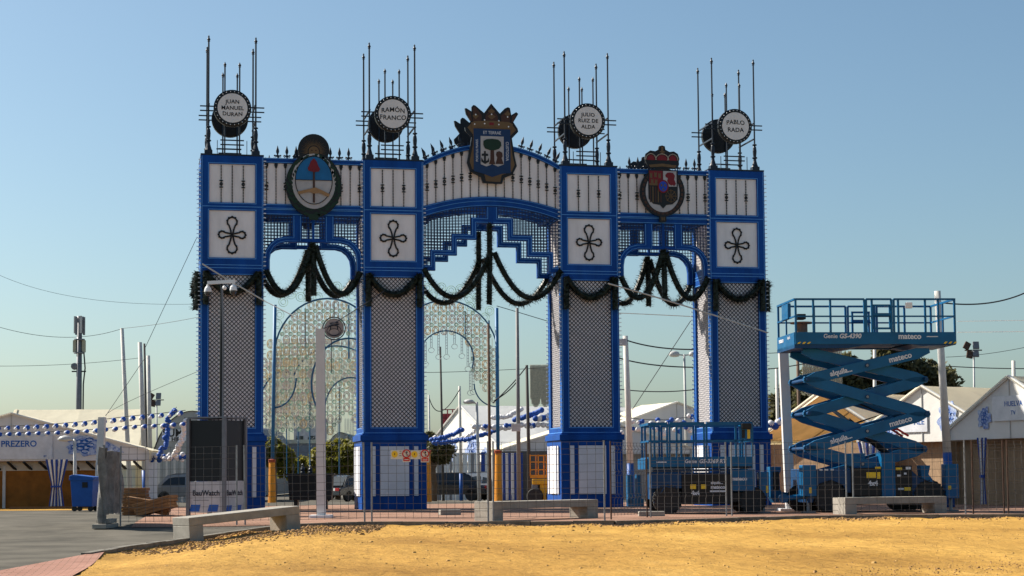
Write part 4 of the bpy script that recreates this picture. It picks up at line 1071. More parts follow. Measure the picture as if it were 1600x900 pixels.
# outriggers
def outrigger(x0, x1, y0, y1, z0, z1, m_):
    b = MB(); b.box(x0, x1, y0, y1, z0, z1); o = b.build('outrigger_leg', m_, t, bevel=.02)
    MB().tube([((x0+x1)/2, (y0+y1)/2, z0), ((x0+x1)/2, (y0+y1)/2, .03)], .05, 10).build('outrigger_ram', STEEL, o)
    MB().box((x0+x1)/2-.16, (x0+x1)/2+.16, (y0+y1)/2-.16, (y0+y1)/2+.16, .0, .04).build('outrigger_pad', GREY, o)
    return o
outrigger(X(1253), X(1275), -.02, .36, Z(775), Z(726), LIFT); outrigger(X(1482), X(1503), .0, .38, Z(780), Z(726), LIFT)
o = MB().box(X(1483, 760)+.02, X(1490), -.006, 0, Z(766), Z(760)).build('sticker', YELLOW, t)
MB().box(X(1263), X(1267), -.026, -.02, Z(770), Z(761)).build('sticker', YELLOW, t)
b = MB(); xa = X(1222); xb = X(1240)
b.prism([(xb, Z(728)), (xa, Z(728)), (xa, Z(776)), (xa+.1, Z(786)), (xb+.2, Z(786)), (xb+.2, Z(770)), (xb, Z(768)), (xb-.03, Z(764)), (xb-.05, Z(740)), (xb, Z(734))], WL-.5, WL-.10); b.build('outrigger_frame', LIFT, t, bevel=.01)
b = MB(); b.box(xa+.08, xb-.06, WL-.52, WL-.495, Z(766), Z(736)); b.build('outrigger_slot', BLACK, t)
MB().tube([(X(1225), .3, Z(778)), (X(1262), .3, Z(775))], .07, 10).build('outrigger_beam', LIFT, t); MB().tube([(X(1226), .22, Z(778)), (X(1226), .38, Z(778))], .12, 14).build('outrigger_pivot', LIFT, t)

# stowed lift in front of the rightmost pillar
f = Fr(1100, 44.6); WL = 1.75
t = f.thing('scissor_lift', 'blue scissor lift folded down in front of the rightmost pillar', 'scissor lift', rz=R_(3))
X, Z = f.x, f.z
zd0, zd1, zm, zt = Z(728), Z(714), Z(689), Z(662); xl, xr = X(1014, 715), X(1176, 715)
MB().box(xl, xr, 0, WL, zd0, zd1-.1).build('platform_deck', LIFTD, t, bevel=.01)
for y in (0, WL): MB().box(xl, xr, y-.02, y+.02, zd0-.02, zd1).build('toe_board', LIFT, t, bevel=.006)
for x in (xl, xr): MB().box(x-.02, x+.02, .02, WL-.02, zd0-.08, zd1).build('toe_board', LIFT, t)
for y in (0, WL):
    for sgm in ((1016, 1022, 1042), (1046, 1057, 1064, 1100), (1104, 1150, 1160, 1176)) if y == 0 else ((1016, 1044), (1048, 1100), (1104, 1176)):
        xs = [X(p_, 690) for p_ in sgm]; b = MB(); b.bar((xs[0], y, zt), (xs[-1], y, zt), .085); b.bar((xs[0], y, zm), (xs[-1], y, zm), .05)
        for x in xs: b.bar((x, y, zd1), (x, y, zt), .05)
        b.build('guard_rail', LIFT, t)
for x in (xl+.01, xr-.01):
    b = MB(); b.bar((x, 0, zt), (x, WL, zt), .06); b.bar((x, 0, zm), (x, WL, zm), .05); b.bar((x, WL/2, zd1), (x, WL/2, zt), .05); b.build('guard_rail', LIFT, t)
b = MB(); b.box(X(1158, 670), X(1173, 670), -.16, .05, Z(671), Z(662)); b.build('control_box', BLACK, t, bevel=.02)
MB().box(X(1157, 680), X(1174, 680), -.05, -.025, Z(687), Z(662.5)).build('control_bracket', LIFT, t); MB().box(X(1161), X(1166), -.056, -.05, Z(685), Z(672)).build('sticker', BLACK, t); MB().box(X(1167.5, 680), X(1172, 680), -.056, -.05, Z(686), Z(672)).build('sticker', YELLOW, t)
text('Genie', .13, TEXTW, t, (X(1079, 721), -.024, Z(721)), offset=.002); text('GS-3369 RT', .14, TEXTW, t, (X(1113, 721), -.024, Z(721)), offset=.004, shear=.2)
MB().box(X(1026), X(1042), -.024, -.02, Z(722.5), Z(721)).build('print_line', TEXTW, t)
for k in range(5): MB().box(X(1022), X(1172), .15, .28, Z(732+k*5), Z(728+k*5)).build('scissor_arm', LIFTD, t, bevel=.01)
MB().box(X(1018), X(1066), .02, .8, Z(763), Z(737)).build('chassis', LIFTD, t, bevel=.02)
MB().box(X(1066), X(1144), .0, .5, Z(788), Z(741)).build('engine_tray', BLACK, t, bevel=.015)
MB().box(X(1020), X(1185), .35, WL-.35, Z(780), Z(750)).build('chassis_beam', LIFTD, t)
MB().box(X(1144), X(1181), -.01, .5, Z(768), Z(734)).build('tray_panel', LIFT, t, bevel=.015)
MB().prism([(X(1140), Z(770)), (X(1190), Z(768)), (X(1196), Z(776)), (X(1190), Z(782)), (X(1145), Z(786))], .06, WL-.06).build('chassis_end', BLACK, t, bevel=.02)
for a_, c_, z_ in ((1079, 1088, 760), (1096, 1104, 760)): MB().box(X(a_), X(c_), -.006, 0, Z(z_+4), Z(z_-3)).build('sticker', YELLOW, t)
text('alquila...', .10, TEXTW, t, (X(1121), -.006, Z(754.5)), offset=.003); text('mateco', .125, TEXTW, t, (X(1122.5), -.006, Z(761.5)), offset=.005)
MB().box(X(1110), X(1136), -.006, 0, Z(769), Z(766.5)).build('print_line', TEXTW, t)
text('4x4', .14, TEXTW, t, (X(1087), -.006, Z(770.5)), offset=.008); text('mateco', .14, TEXTW, t, (X(1156), -.016, Z(748.5)), offset=.005)
for x_ in (X(1044), X(1178)):
    for y_ in (.14, WL-.14): wheel(t, x_, y_, .37 if x_ < 0 else .33, .27)
MB().tube([(X(1022), .05, .3), (X(1040), 0, .72), (X(1060), .05, .62)], .02, 6).build('fender', LIFTD, t)
outrigger(X(1190), X(1206), .2, .55, Z(778), Z(738), LIFT)
MB().box(X(1201), X(1204.5), .194, .2, Z(771), Z(760)).build('sticker', YELLOW, t)
for x0 in (990, 1004): MB().box(X(x0), X(x0+8), WL-.5, WL-.1, Z(788), Z(741)).build('outrigger_frame', LIFT, t, bevel=.01)
MB().box(X(990), X(1016), WL-.5, WL-.1, Z(792), Z(780)).build('outrigger_frame', LIFT, t, bevel=.01)
MB().box(X(1010, 730)-.03, X(1016), .1, WL-.1, Z(733), Z(716)).build('end_plate', LIFT, t, bevel=.01)
# ------------------------------------------------------------ marquees
def blob(cx, cz_, rx, rz, n=26, seed=1, amp=.22):
    rnd = random.Random(seed); ph = [rnd.uniform(0, 6.28) for _ in range(4)]
    return [(cx+rx*math.cos(a)*(1+amp*math.sin(5*a+ph[0])*.6+amp*.6*math.sin(9*a+ph[1])), cz_+rz*math.sin(a)*(1+amp*math.sin(5*a+ph[0])*.6+amp*.6*math.sin(9*a+ph[1]))) for a in [2*math.pi*k/n for k in range(n)]]
def emblem(parent, x, y, z, rx, rz, seed=1, tail=False):
    b = MB(); b.prism(blob(x, z, rx, rz, 40, seed), y-.012, y)
    o = b.build('floral_emblem', FLORAL, parent)
    if tail: MB().prism([(x+rx*.7, z+.02), (x+rx*1.3, z+rz*.35), (x+rx*2.0, z-rz*.3), (x+rx*2.25, z-rz*.75), (x+rx*1.6, z-rz*.65), (x+rx*.8, z-rz*.45)], y-.011, y-.001).build('floral_emblem', FLORAL, parent)
    for k in range(9):
        a = k*2.4+seed; r_ = .25+.08*k; MB().tube([(x+rx*r_*math.cos(a)*.6+rx*.22*math.cos(j*.785), y-.016, z+rz*r_*math.sin(a)*.8+rz*.2*math.sin(j*.785)) for j in range(8)], rx*.03, 4, close=False).build('emblem_scroll', TEXTBL, o)
    return o
def tent(label, px, py, D, yaw, hw, ze, L, roof=TENTC, gable=TENTW, open_=False, wall=BROWNW, group='marquees of the fair', valance=.25, side=None, wx=None):
    P = at(px, py, D); g = gz(P.x, P.y); rz = CAMRZ+R_(yaw)
    t = thing('marquee', label, 'marquee', (P.x, P.y, g), rz, group); zp_ = P.z-g
    ov = .12
    for sg in (-1, 1):
        a = math.atan2(zp_-ze, hw); n_ = (math.sin(a)*sg*.03, math.cos(a)*.03)
        b = MB(); P4 = [(0, zp_), (sg*(hw+ov), ze-ov*math.tan(a)), (sg*(hw+ov)+n_[0], ze-ov*math.tan(a)+n_[1]), (0, zp_+.032)]
        # slightly sagging panels between frames, one object a bay
        nb = max(2, int(L/3.2)); 
        for k in range(nb):
            y0, y1 = -.15+(L+.15)*k/nb, -.15+(L+.15)*(k+1)/nb; bb = MB(); m_ = 5; q_ = 5
            for i in range(m_+1):
                for j in range(q_+1):
                    u, v = i/m_, j/q_; dip = .07*4*u*(1-u)*(.3+4*v*(1-v))*.6
                    bb.v.append((sg*(hw+ov)*v, y0+(y1-y0)*u, zp_+.03+(ze-ov*math.tan(a)-zp_)*v-dip))
            for i in range(m_):
                for j in range(q_): kk = i*(q_+1)+j; bb.f.append((kk, kk+1, kk+q_+2, kk+q_+1))
            bb.build('roof_panel', roof, t, smooth=True)
        if open_:
            b = MB(); b.v = [(0, 0, zp_-.12), (sg*hw, 0, ze-.05), (sg*hw, L, ze-.05), (0, L, zp_-.12)]; b.f = [(0,1,2,3)]; b.build('lining', TANW, t)
        b = MB(); b.box(sg*hw-.015, sg*hw+.015, 0, L, ze-valance, ze); b.build('valance', roof, t)
        b = MB(); b.box(sg*(hw-.05)-.02, sg*(hw-.05)+.02, 0, L, 0, ze-valance); b.build('side_wall', side or wall, t)
        b = MB(); b.bar((sg*(hw+.02), -.02, ze), (0, -.02, zp_+.02), .09); b.build('rake_beam', gable if not open_ else TENTW, t)
        MB().box(sg*hw-.06, sg*hw+.06, -.06, .06, 0, ze).build('corner_post', LAMPG, t)
    if open_:
        for k in range(1, 4):
            b = MB(); yy = L*k/4; b.bar((-hw, yy, ze), (0, yy, zp_-.1), .07); b.bar((hw, yy, ze), (0, yy, zp_-.1), .07); b.bar((-hw, yy, ze), (hw, yy, ze), .06); b.build('frame', LAMPG, t)
        b = MB(); b.prism([(-hw, ze), (hw, ze), (0, zp_-.1)], L-.05, L); b.build('end_wall', TANW, t)
        b = MB(); b.box(-hw, hw, L-.1, L-.06, 0, ze); b.build('end_wall', wall, t)
        b = MB(); b.box(-hw, hw, .3, .34, 0, ze-.2); b.build('front_wall', wall, t)
    else:
        b = MB(); b.prism([(-hw, ze-valance), (hw, ze-valance), (hw, ze), (0, zp_), (-hw, ze)], 0, .03); b.build('gable', gable, t)
        b = MB(); b.bar((0, -.02, ze-valance), (0, -.02, zp_), .025); b.build('gable_seam', LAMPG, t)
        b = MB(); b.box(-hw+.02, hw-.02 if wx is None else wx, .35, .39, 0, ze-valance); b.build('front_wall', wall, t)
        b = MB(); b.box(-hw, hw, .02, .34, ze-valance-.02, ze-valance+.02); b.build('soffit', wall, t)
    return t, zp_
def striped_curtain(label, px, D, pyt, pyb, hw, n=7, yaw=0, dz=0., pinch=True):
    f = Fr(px, D); t = f.thing('striped_curtain', label, 'curtain', rz=R_(yaw), group='striped curtains of the marquees'); z1, z0 = f.z(pyt), max(.03, f.z(pyb))
    for i in range(n):
        b = MB(); m_ = 12
        for j in range(m_+1):
            v = j/m_; k = 1 if not pinch else (.42+.58*abs(v-.42)/.58 if v > .42 else .42+.25*(.42-v)/.42)
            z = z0+(z1-z0)*v
            for e in (0, .5, 1):
                x = (-1+2*(i+e)/n)*hw*k; b.v.append((x, -.05*(1 if e == .5 else 0)-.03*math.sin(i*2.1), z))
        for j in range(m_):
            for e in range(2): kk = j*3+e; b.f.append((kk, kk+1, kk+4, kk+3))
        b.build('stripe', STRIPE_B if i % 2 == 0 else STRIPE_W, t, smooth=True)
    if pinch: MB().box(-hw*.45, hw*.45, -.10, .0, z0+(z1-z0)*.40, z0+(z1-z0)*.44).build('tie_band', STRIPE_B, t)
    return t
tl, zp_ = tent('shade-toned white marquee lettered PREZERO with ochre boards at the far left', 18, 647, 61, 3, 4.75, 2.02, 2.6, gable=TENTG, wall=OCHRE, valance=.36, wx=3.3, side=TENTG)
MB().box(-1.6, 1.25 if False else 1.45, -.05, -.02, 1.72, 2.55).build('sign_board', mat('sign_pale', (.58, .59, .63)), tl)
text('PREZERO', .30, TEXTBL, tl, (.28, -.055, 2.26), offset=.006); text('BT', .1, TEXTBL, tl, (1.2, -.055, 1.82))
emblem(tl, 2.55, -.02, 2.20, .62, .36, 3, True)
for k in range(11): MB().bar((-1.2+k*.55, -.05, 1.62), (-1.0+k*.55, .3, 1.36), .10, .05).build('awning_strut', BLACK, tl)
MB().box(-2, 3.4, .28, .34, 1.32, 1.64).build('header_board', mat('header_pale', (.45, .40, .33)), tl)
for x in (-.3, 3.3): MB().box(x-.05, x+.05, .26, .34, 0, 1.5).build('wall_post', LAMPG, tl)
striped_curtain('blue and white striped curtain tied in the middle on the ochre wall', 88, 60.2, 718, 791, .40, 9)
b = MB(); f = Fr(70, 59.6); tag(MB().box(-1.2, 1.2, -.1, .1, 0, .07).build('timber_plank', WOOD, None, bevel=.01), 'pale plank lying on the ground before the ochre wall', 'plank'); o = bpy.data.objects['timber_plank']; o.location = f.p; o.rotation_euler = (0, 0, CAMRZ)
tent('long cream marquee roof behind the PREZERO marquee', 27, 641, 86, -84, 4.6, 1.9, 6.3, gable=TENTC, side=TENTC)
# barrel-roofed hall behind
f = Fr(300, 101); t = f.thing('arched_hall', 'grey barrel-roofed hall with a half-hidden lettered sign', 'building', rz=R_(4))
prof = [(-2.35*math.cos(math.pi*k/24)*1.0, 1.6+(f.z(643)-1.6)*math.sin(math.pi*k/24)) for k in range(25)]
HALLG = mat('hall_grey', (.30, .31, .31), .7)
MB().prism([(-2.35, 0), (2.35, 0)]+[(x, z) for x, z in prof[::-1]], 0, .1).build('end_wall', HALLG, t)
b = MB()
for (x, z), (x2, z2) in zip(prof, prof[1:]): b.quad((x*1.03, -.1, z*1.01), (x2*1.03, -.1, z2*1.01), (x2*1.03, 14, z2*1.01), (x*1.03, 14, z*1.01))
b.build('barrel_roof', mat('hall_roof', (.16, .17, .18), .6), t, smooth=True)
MB().box(f.x(254, 675), f.x(296, 675), -.06, 0, f.z(689), f.z(671)).build('sign_board', mat('sign_pale', (.58, .59, .63)), t)
text('SUM', .62, TEXTB, t, (f.x(271, 677), -.07, f.z(677)), offset=.014); text('HIE', .32, TEXTB, t, (f.x(275, 686), -.07, f.z(686.5)), offset=.012)
# white tents in the middle
tA, zA = tent('big white marquee with blue floral print seen through the central arch', 720, 634, 104, -63, 6.4, 2.5, 28, roof=TENTW, gable=TENTW, wall=TENTW, side=TENTW)
emblem(tA, 1.6, -.02, 2.95, .85, 1.0, 5); emblem(tA, -1.3, -.02, 2.9, .75, .75, 6); MB().box(-.35, .55, -.03, 0, 2.4, 3.1).build('sign_board', mat('sign_pale', (.58, .59, .63)), tA)
emblem(tA, 3.3, -.02, 2.55, .5, .5, 8)
tent('marquee with a shade-toned gable beside the central white marquee', 935, 655, 76, 14, 4.3, 2.25, 3.0, roof=TENTC, gable=TENTG, wall=mat('wall_grey', (.33, .31, .30)))
tC, zC = tent('marquee with shade-toned gable behind the stowed lift', 1057, 629, 80, 22, 5.9, 2.45, 3.6, roof=TENTC, gable=TENTG)
emblem(tC, -3.2, -.03, 2.6, 1.0, .5, 9, True)
# right-hand row
tent('open-fronted marquee with tan lining beside the rightmost pillar', 1282, 612, 60, -46, 2.75, 2.25, 12, roof=TENTT, open_=True)
tE, zE = tent('cream marquee with floral print behind the raised lift', 1440, 604, 57, -57, 2.95, 2.35, 4.2, roof=TENTT, gable=TENTW, valance=.33)
emblem(tE, 1.15, -.03, 2.75, .42, .52, 11); emblem(tE, -1.6, -.03, 2.5, .4, .45, 12)
MB().box(-1.0, .25, -.05, -.02, 2.35, 2.95).build('sign_board', mat('sign_pale', (.58, .59, .63)), tE); text('ALE', .28, TEXTBL, tE, (-.1, -.055, 2.68))
tF, zF = tent('white marquee lettered HUELVA TV at the right edge', 1577, 589, 52, -66, 2.9, 2.35, 12, roof=TENTT, gable=TENTW, valance=.33)
MB().box(-.75, .75, -.06, -.02, 2.55, 3.30).build('sign_board', mat('sign_white2', (.66, .66, .66)), tF)
text('HUELVA', .22, TEXTBL, tF, (.22, -.065, 3.05)); text('TV', .18, TEXTBL, tF, (.2, -.065, 2.78))
emblem(tF, -1.15, -.03, 2.66, .30, .32, 13); emblem(tF, 1.2, -.03, 2.62, .36, .42, 14)
striped_curtain('gathered striped curtain between the two right marquees', 1522, 54.6, 686, 788, .20, 5, -30)
striped_curtain('striped curtain at the corner of the HUELVA TV marquee', 1537, 52.6, 684, 788, .17, 5, -40)
striped_curtain('striped curtain seen behind the lower arms of the raised lift', 1362, 57.5, 690, 788, .45, 7, -30)
# long striped cloth wall in the middle
f = Fr(735, 96); t = f.thing('cloth_wall', 'row of white and blue striped cloths hung along the central marquee', 'cloth wall', rz=R_(-3))
x = f.x(650); i = 0
while x < f.x(800):
    wd = random.choice((.14, .2, .26)); z1 = f.z(709)+random.uniform(-.05, .1); b = MB()
    sk = random.uniform(-.06, .06)
    for j in range(5):
        for e in (0, .5, 1): b.v.append((x+wd*e+sk*j/4, -.06*(e == .5)+.04*math.sin(x*3), .02+z1*j/4))
    for j in range(4):
        for e in range(2): kk = j*3+e; b.f.append((kk, kk+1, kk+4, kk+3))
    m_ = STRIPE_W if i % 3 else random.choice((STRIPE_B, mat('cloth_grey', (.30, .29, .29))))
    b.build('cloth_strip', m_, t, smooth=True); x += wd; i += 1
MB().box(f.x(650), f.x(800), .05, .12, f.z(711), f.z(707.5)).build('top_rail', LAMPG, t)
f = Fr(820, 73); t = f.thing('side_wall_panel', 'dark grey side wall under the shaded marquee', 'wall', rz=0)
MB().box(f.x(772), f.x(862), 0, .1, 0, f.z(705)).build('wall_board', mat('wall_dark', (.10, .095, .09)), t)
striped_curtain('white curtain with blue stripes hanging at the dark doorway', 797, 72.6, 708, 786, .55, 9, pinch=False)
f = Fr(262, 97); t = f.thing('panel_wall', 'pale panelled wall behind the silver car at the left', 'wall', rz=0)
for k in range(8): MB().box(f.x(234)+k*.44, f.x(225)+k*.44+.43, 0, .05, 0, f.z(718)).build('wall_panel', mat('panel_pale', (.42, .42, .43)), t)

# ------------------------------------------------------------ far buildings between the left pillars
def simple_building(label, px0, px1, py, D, m, roofm, curve=0.):
    f = Fr((px0+px1)/2, D); t = f.thing('far_building', label, 'building'); x0, x1, z = f.x(px0), f.x(px1), f.z(py)
    if curve:
        P = [(x0+(x1-x0)*k/16, z-curve+curve*math.sin(math.pi*k/16)) for k in range(17)]
        MB().prism([(x0, 0), (x1, 0)]+P[::-1], 0, 18).build('hall_body', m, t); 
        b = MB()
        for (a, c), (a2, c2_) in zip(P, P[1:]): b.quad((a, -.4, c+.05), (a2, -.4, c2_+.05), (a2, 18, c2_+.05), (a, 18, c+.05))
        b.build('curved_roof', roofm, t, smooth=True)
    else:
        MB().box(x0, x1, 0, 12, 0, z).build('wall', m, t); MB().box(x0-.2, x1+.2, -.2, 12.2, z, z+.35).build('roof', roofm, t)
        n = max(2, int((x1-x0)/2.2)); h = z/max(1, int(z/3.2))
        if z > 6:
            for r in range(int(z/3.2)):
                for k in range(n):
                    xx = x0+(k+.5)*(x1-x0)/n; MB().box(xx-.5, xx+.5, -.06, -.01, r*h+1.0, r*h+2.4).build('window', GLASS, t)
    return t
simple_building('brown-grey hall with curved roof behind the leftmost pillar', 350, 415, 664, 140, mat('hall_brown_hazed', (.24, .20, .18)), mat('hall_brown_roof', (.20, .17, .16)), 2.2)  # wall colour lightened to stand for distance haze
simple_building('far grey apartment block behind the light arches', 459, 496, 655, 240, mat('block_grey_hazed', (.36, .37, .40)), mat('block_roof', (.2, .2, .22)))  # block wall paled, haze put into its colour
simple_building('low warehouse with pale roof behind the olive trees', 432, 500, 693, 158, mat('ware_grey', (.22, .24, .27)), mat('ware_roof', (.6, .55, .42)))
simple_building('hall with dark green curved roof left of the second pillar', 500, 566, 676, 170, mat('hall_pale', (.30, .31, .31)), mat('hall_green', (.02, .05, .05)), 2.6)

# ------------------------------------------------------------ trees
def tree(label, px, D, crowns, trunk_py, leaf, n=2600, size=.16, group='trees behind the plaza', seed=1, name='broadleaf_tree'):
    rnd = random.Random(seed); f = Fr(px, D); t = f.thing(name, label, 'tree', group=group); b = MB()
    cs = []
    for cpx, cpy, rx, rz in crowns:
        cs.append((f.x(cpx, cpy), rnd.uniform(-.6, .6), f.z(cpy), rx/f.s, rz/f.s))
    clumps = []
    for c in cs:
        for _ in range(46):
            while True:
                u = Vector((rnd.uniform(-1, 1), rnd.uniform(-1, 1), rnd.uniform(-1, 1)))
                if .25 < u.length < 1: break
            clumps.append((Vector((c[0]+u.x*c[3], c[1]+u.y*c[3]*.8, c[2]+u.z*c[4])), min(c[3], c[4])*rnd.uniform(.24, .46)))
    for _ in range(n):
        cp, cr = rnd.choice(clumps)
        u = Vector((rnd.gauss(0, 1), rnd.gauss(0, 1), rnd.gauss(0, 1))).normalized()*rnd.random()**.4*cr
        p_ = cp+u; a = Vector((rnd.uniform(-1, 1), rnd.uniform(-1, 1), rnd.uniform(-1, 1))).normalized(); c_ = a.orthogonal().normalized(); s_ = size*rnd.uniform(.6, 1.4)
        b.quad(p_-a*s_-c_*s_*.1, p_-c_*s_*.5, p_+a*s_, p_+c_*s_*.5)
    b.build('crown', leaf, t)
    zt_ = f.z(trunk_py); tr = MB(); tr.tube([(0, 0, 0), (.06, .02, zt_*.5), (0, 0, zt_)], [.20, .16, .13], 8)
    for c in cs: tr.tube([(0, 0, zt_*.9), ((c[0])*.5, c[1]*.5, (zt_+c[2])*.5), (c[0], c[1], c[2]+c[4]*.4)], [.11, .08, .03], 6)
    tr.build('trunk', BARK, t); return t
tree('leftmost olive-green tree between the two left pillars', 428, 112, [(424, 706, 22, 20), (438, 716, 18, 16)], 740, LEAFO, 8000, .17, seed=2)
tree('low olive-green tree left of the white square post', 468, 118, [(455, 731, 22, 14), (484, 727, 22, 16)], 752, LEAFO, 9000, .17, seed=3)
tree('broad olive-green tree right of the white square post', 528, 112, [(514, 720, 26, 24), (550, 716, 26, 26), (532, 706, 22, 16)], 752, LEAFO, 16000, .17, seed=4)
tree('dark green tree right of the second pillar', 676, 78, [(672, 708, 22, 17), (690, 705, 18, 18), (668, 690, 14, 12)], 730, LEAFD, 5000, .12, seed=5)
tree('large dark tree behind the raised scissor lift', 1400, 92, [(1290, 610, 42, 40), (1345, 612, 50, 38), (1400, 585, 46, 42), (1448, 598, 40, 42), (1392, 556, 30, 20), (1315, 592, 38, 34), (1472, 612, 18, 26), (1425, 625, 45, 30)], 655, LEAFD, 30000, .18, seed=6)
tree('smaller dark tree between the rightmost pillar and the lift', 1238, 95, [(1232, 645, 36, 40), (1256, 616, 26, 32), (1212, 668, 22, 32)], 700, LEAFD, 9000, .18, seed=7)

# ------------------------------------------------------------ vehicles
def car(label, px, D, rz, m, L=4.2, Wd=1.75, H=1.5, suv=False):
    f = Fr(px, D); t = f.thing('parked_car', label, 'car', rz=R_(rz), group='parked cars')
    h = H; a = L/2
    body = [(-a, .35), (-a+.02, .62), (-a+.12, .78), (-a+.75, .88), (a-.95, .92), (a-.15, .80), (a, .62), (a-.02, .32)]
    b = MB(); b.prism(body, -Wd/2, Wd/2); bd = b.build('body', m, t, bevel=.05)
    roof = [(-a+.45, .86), (-a+.95, h-.10), (-a+1.4, h), (a-1.9, h), (a-1.45, h-.06), (a-.75, .90)] if not suv else [(-a+.2, .86), (-a+.4, h-.08), (-a+.8, h), (a-1.7, h), (a-1.4, h-.06), (a-.85, .90)]
    cab = MB(); n = len(roof); y0, y1 = Wd/2-.06, Wd/2-.24
    for k, yy in ((0, -1), (1, 1)):
        for x, z in roof: cab.v.append((x, yy*(y0 if z < 1 else y1), z))
    cab.f = [tuple(range(n)), tuple(range(2*n-1, n-1, -1))]+[(i, (i+1) % n, n+(i+1) % n, n+i) for i in range(n)]
    cab.build('cabin', m, t, bevel=.04)
    xm = (roof[2][0]+roof[3][0])/2
    for yy in (-1, 1):
        for q in ([(roof[0][0]+.18, .92), (roof[1][0]+.12, h-.16), (xm-.05, h-.12), (xm-.05, .93)], [(xm+.05, .93), (xm+.05, h-.12), (roof[4][0]-.05, h-.14), (roof[5][0]-.12, .94)]):
            b = MB(); b.v = [(x, yy*((y0 if z < 1 else y1)+.012), z) for x, z in q]+[(x, yy*((y0 if z < 1 else y1)-.02), z) for x, z in q]; b.f = [(0,1,2,3),(7,6,5,4),(0,4,5,1),(1,5,6,2),(2,6,7,3),(3,7,4,0)]; b.build('window', GLASS, t)
    for x, q0, q1 in ((1, roof[5], roof[4]), (-1, roof[0], roof[1])):
        b = MB(); e = .015*x; b.v = [(q0[0]+e, -y0+.12, q0[1]+.06), (q0[0]+e, y0-.12, q0[1]+.06), (q1[0]+e, y1-.1, q1[1]), (q1[0]+e, -y1+.1, q1[1])]; b.f = [(0,1,2,3)]; b.build('windscreen', GLASS, t)
    for x in (-a+.8, a-.85):
        for yy in (-1, 1): 
            w_ = MB(); w_.lathe([(.18,-.1),(.30,-.1),(.32,-.07),(.32,.07),(.30,.1),(.18,.1)], x, .32, 20, axis='y'); w_.v = [(v[0], v[1]+yy*(Wd/2-.1), v[2]) for v in w_.v]; wo = w_.build('wheel', RUBBER, t)
            r_ = MB(); r_.lathe([(.02,-.08),(.19,-.07),(.20,.07),(.02,.08)], x, .32, 16, axis='y'); r_.v = [(v[0], v[1]+yy*(Wd/2-.08), v[2]) for v in r_.v]; r_.build('rim', RIM, wo)
    for yy in (-1, 1):
        MB().box(a-.12, a+.01, yy*(Wd/2-.35)-.18, yy*(Wd/2-.35)+.18, .62, .76).build('headlight', BULB, t); MB().box(-a-.01, -a+.08, yy*(Wd/2-.2)-.14, yy*(Wd/2-.2)+.14, .62, .78).build('tail_light', RED, t)
    return t
car('silver-grey car behind the wire fence at the left', 300, 90, 6, CARG, 4.3)
car('white car parked beyond the black skip', 541, 112, -12, CARW, 4.2)
car('dark car parked beside the white car near the second pillar', 549, 100, 55, CARD, 4.1)
car('black car parked right of the second pillar', 698, 92, 175, CARD, 4.4, H=1.46)
car('grey van-like car nose to the black car', 774, 92, -25, CARG, 3.6, H=1.5, suv=True)

# ------------------------------------------------------------ wheelie bin, skip, timber, platform machine
f = Fr(133, 54.5); t = f.thing('wheelie_bin', 'blue four-wheeled rubbish bin by the road at the left', 'bin', rz=R_(-6)); X, Z = f.x, f.z
b = MB(); wb, wt, db, dt, z0, z1 = .32, .37, .30, .36, .15, Z(747)
b.v = [(-wb,-db,z0),(wb,-db,z0),(wb,db,z0),(-wb,db,z0),(-wt,-dt,z1),(wt,-dt,z1),(wt,dt,z1),(-wt,dt,z1)]; b.f = [(0,3,2,1),(4,5,6,7),(0,1,5,4),(1,2,6,5),(2,3,7,6),(3,0,4,7)]
b.build('body', BINB, t, bevel=.02); MB().box(-wt-.03, wt+.03, -dt-.03, dt+.03, z1-.07, z1).build('rim', BINB, t, bevel=.015)
MB().prism([(-wt-.02, z1), (wt+.02, z1), (wt+.02, z1+.03), (-wt+.1, z1+.11), (-wt-.02, z1+.07)], -dt-.03, dt+.03).build('lid', BINB, t, bevel=.015)
MB().box(.03, .20, -dt-.012, -dt+.03, z1-.30, z1-.13).build('slot', BLACK, t)
for x in (-.26, .26):
    for y in (-.24, .24):
        w_ = MB(); w_.lathe([(.02,-.03),(.08,-.03),(.08,.03),(.02,.03)], x, .08, 14, axis='y'); w_.v = [(v[0], v[1]+y, v[2]) for v in w_.v]; w_.build('castor', RUBBER, t)
f = Fr(486, 55); t = f.thing('black_skip', 'black steel skip with turned black posts standing in it', 'skip', rz=R_(4)); X, Z = f.x, f.z
z1, z0 = Z(740), Z(781); x0, x1 = X(451), X(521)
b = MB(); b.prism([(x0+.05, z0), (x1-.05, z0), (x1, z1), (x0, z1)], -.5, .6); b.build('skip_body', BLACK, t, bevel=.015)
for k in range(6): xx = x0+.15+k*(x1-x0-.3)/5; MB().box(xx-.03, xx+.03, -.54, -.5, z0+.05, z1-.05).build('rib', BLACK, t)
MB().box(x0-.04, x1+.04, -.55, .65, z1-.06, z1).build('rim', BLACK, t, bevel=.01)
for xx in (x0+.25, x1-.25): MB().box(xx-.06, xx+.06, -.4, .5, 0, z0).build('leg', BLACK, t)
for pxx, top in ((459, 724), (473, 724), (485, 727)):
    b = MB(); zt_ = Z(top); b.lathe([(.05, z1-.2), (.06, z1+.02), (.09, z1+.04), (.05, z1+.07), (.07, z1+.14), (.03, zt_-.08), (.04, zt_-.04), (.01, zt_)] if pxx > 460 else [(.02, z1-.2), (.02, zt_)], X(pxx), 0, 10); tag(b.build('turned_post', IRON, None), {459: 'thin black rod at the left end of the black skip', 473: 'turned black post in the middle of the black skip', 485: 'stubby turned black post at the right in the black skip'}[pxx], 'post', 'posts standing in the skip')
    o = bpy.context.scene.objects[-1] if False else list(col.objects)[-1]; o.location = f.p; o.rotation_euler = (0, 0, CAMRZ+R_(4))
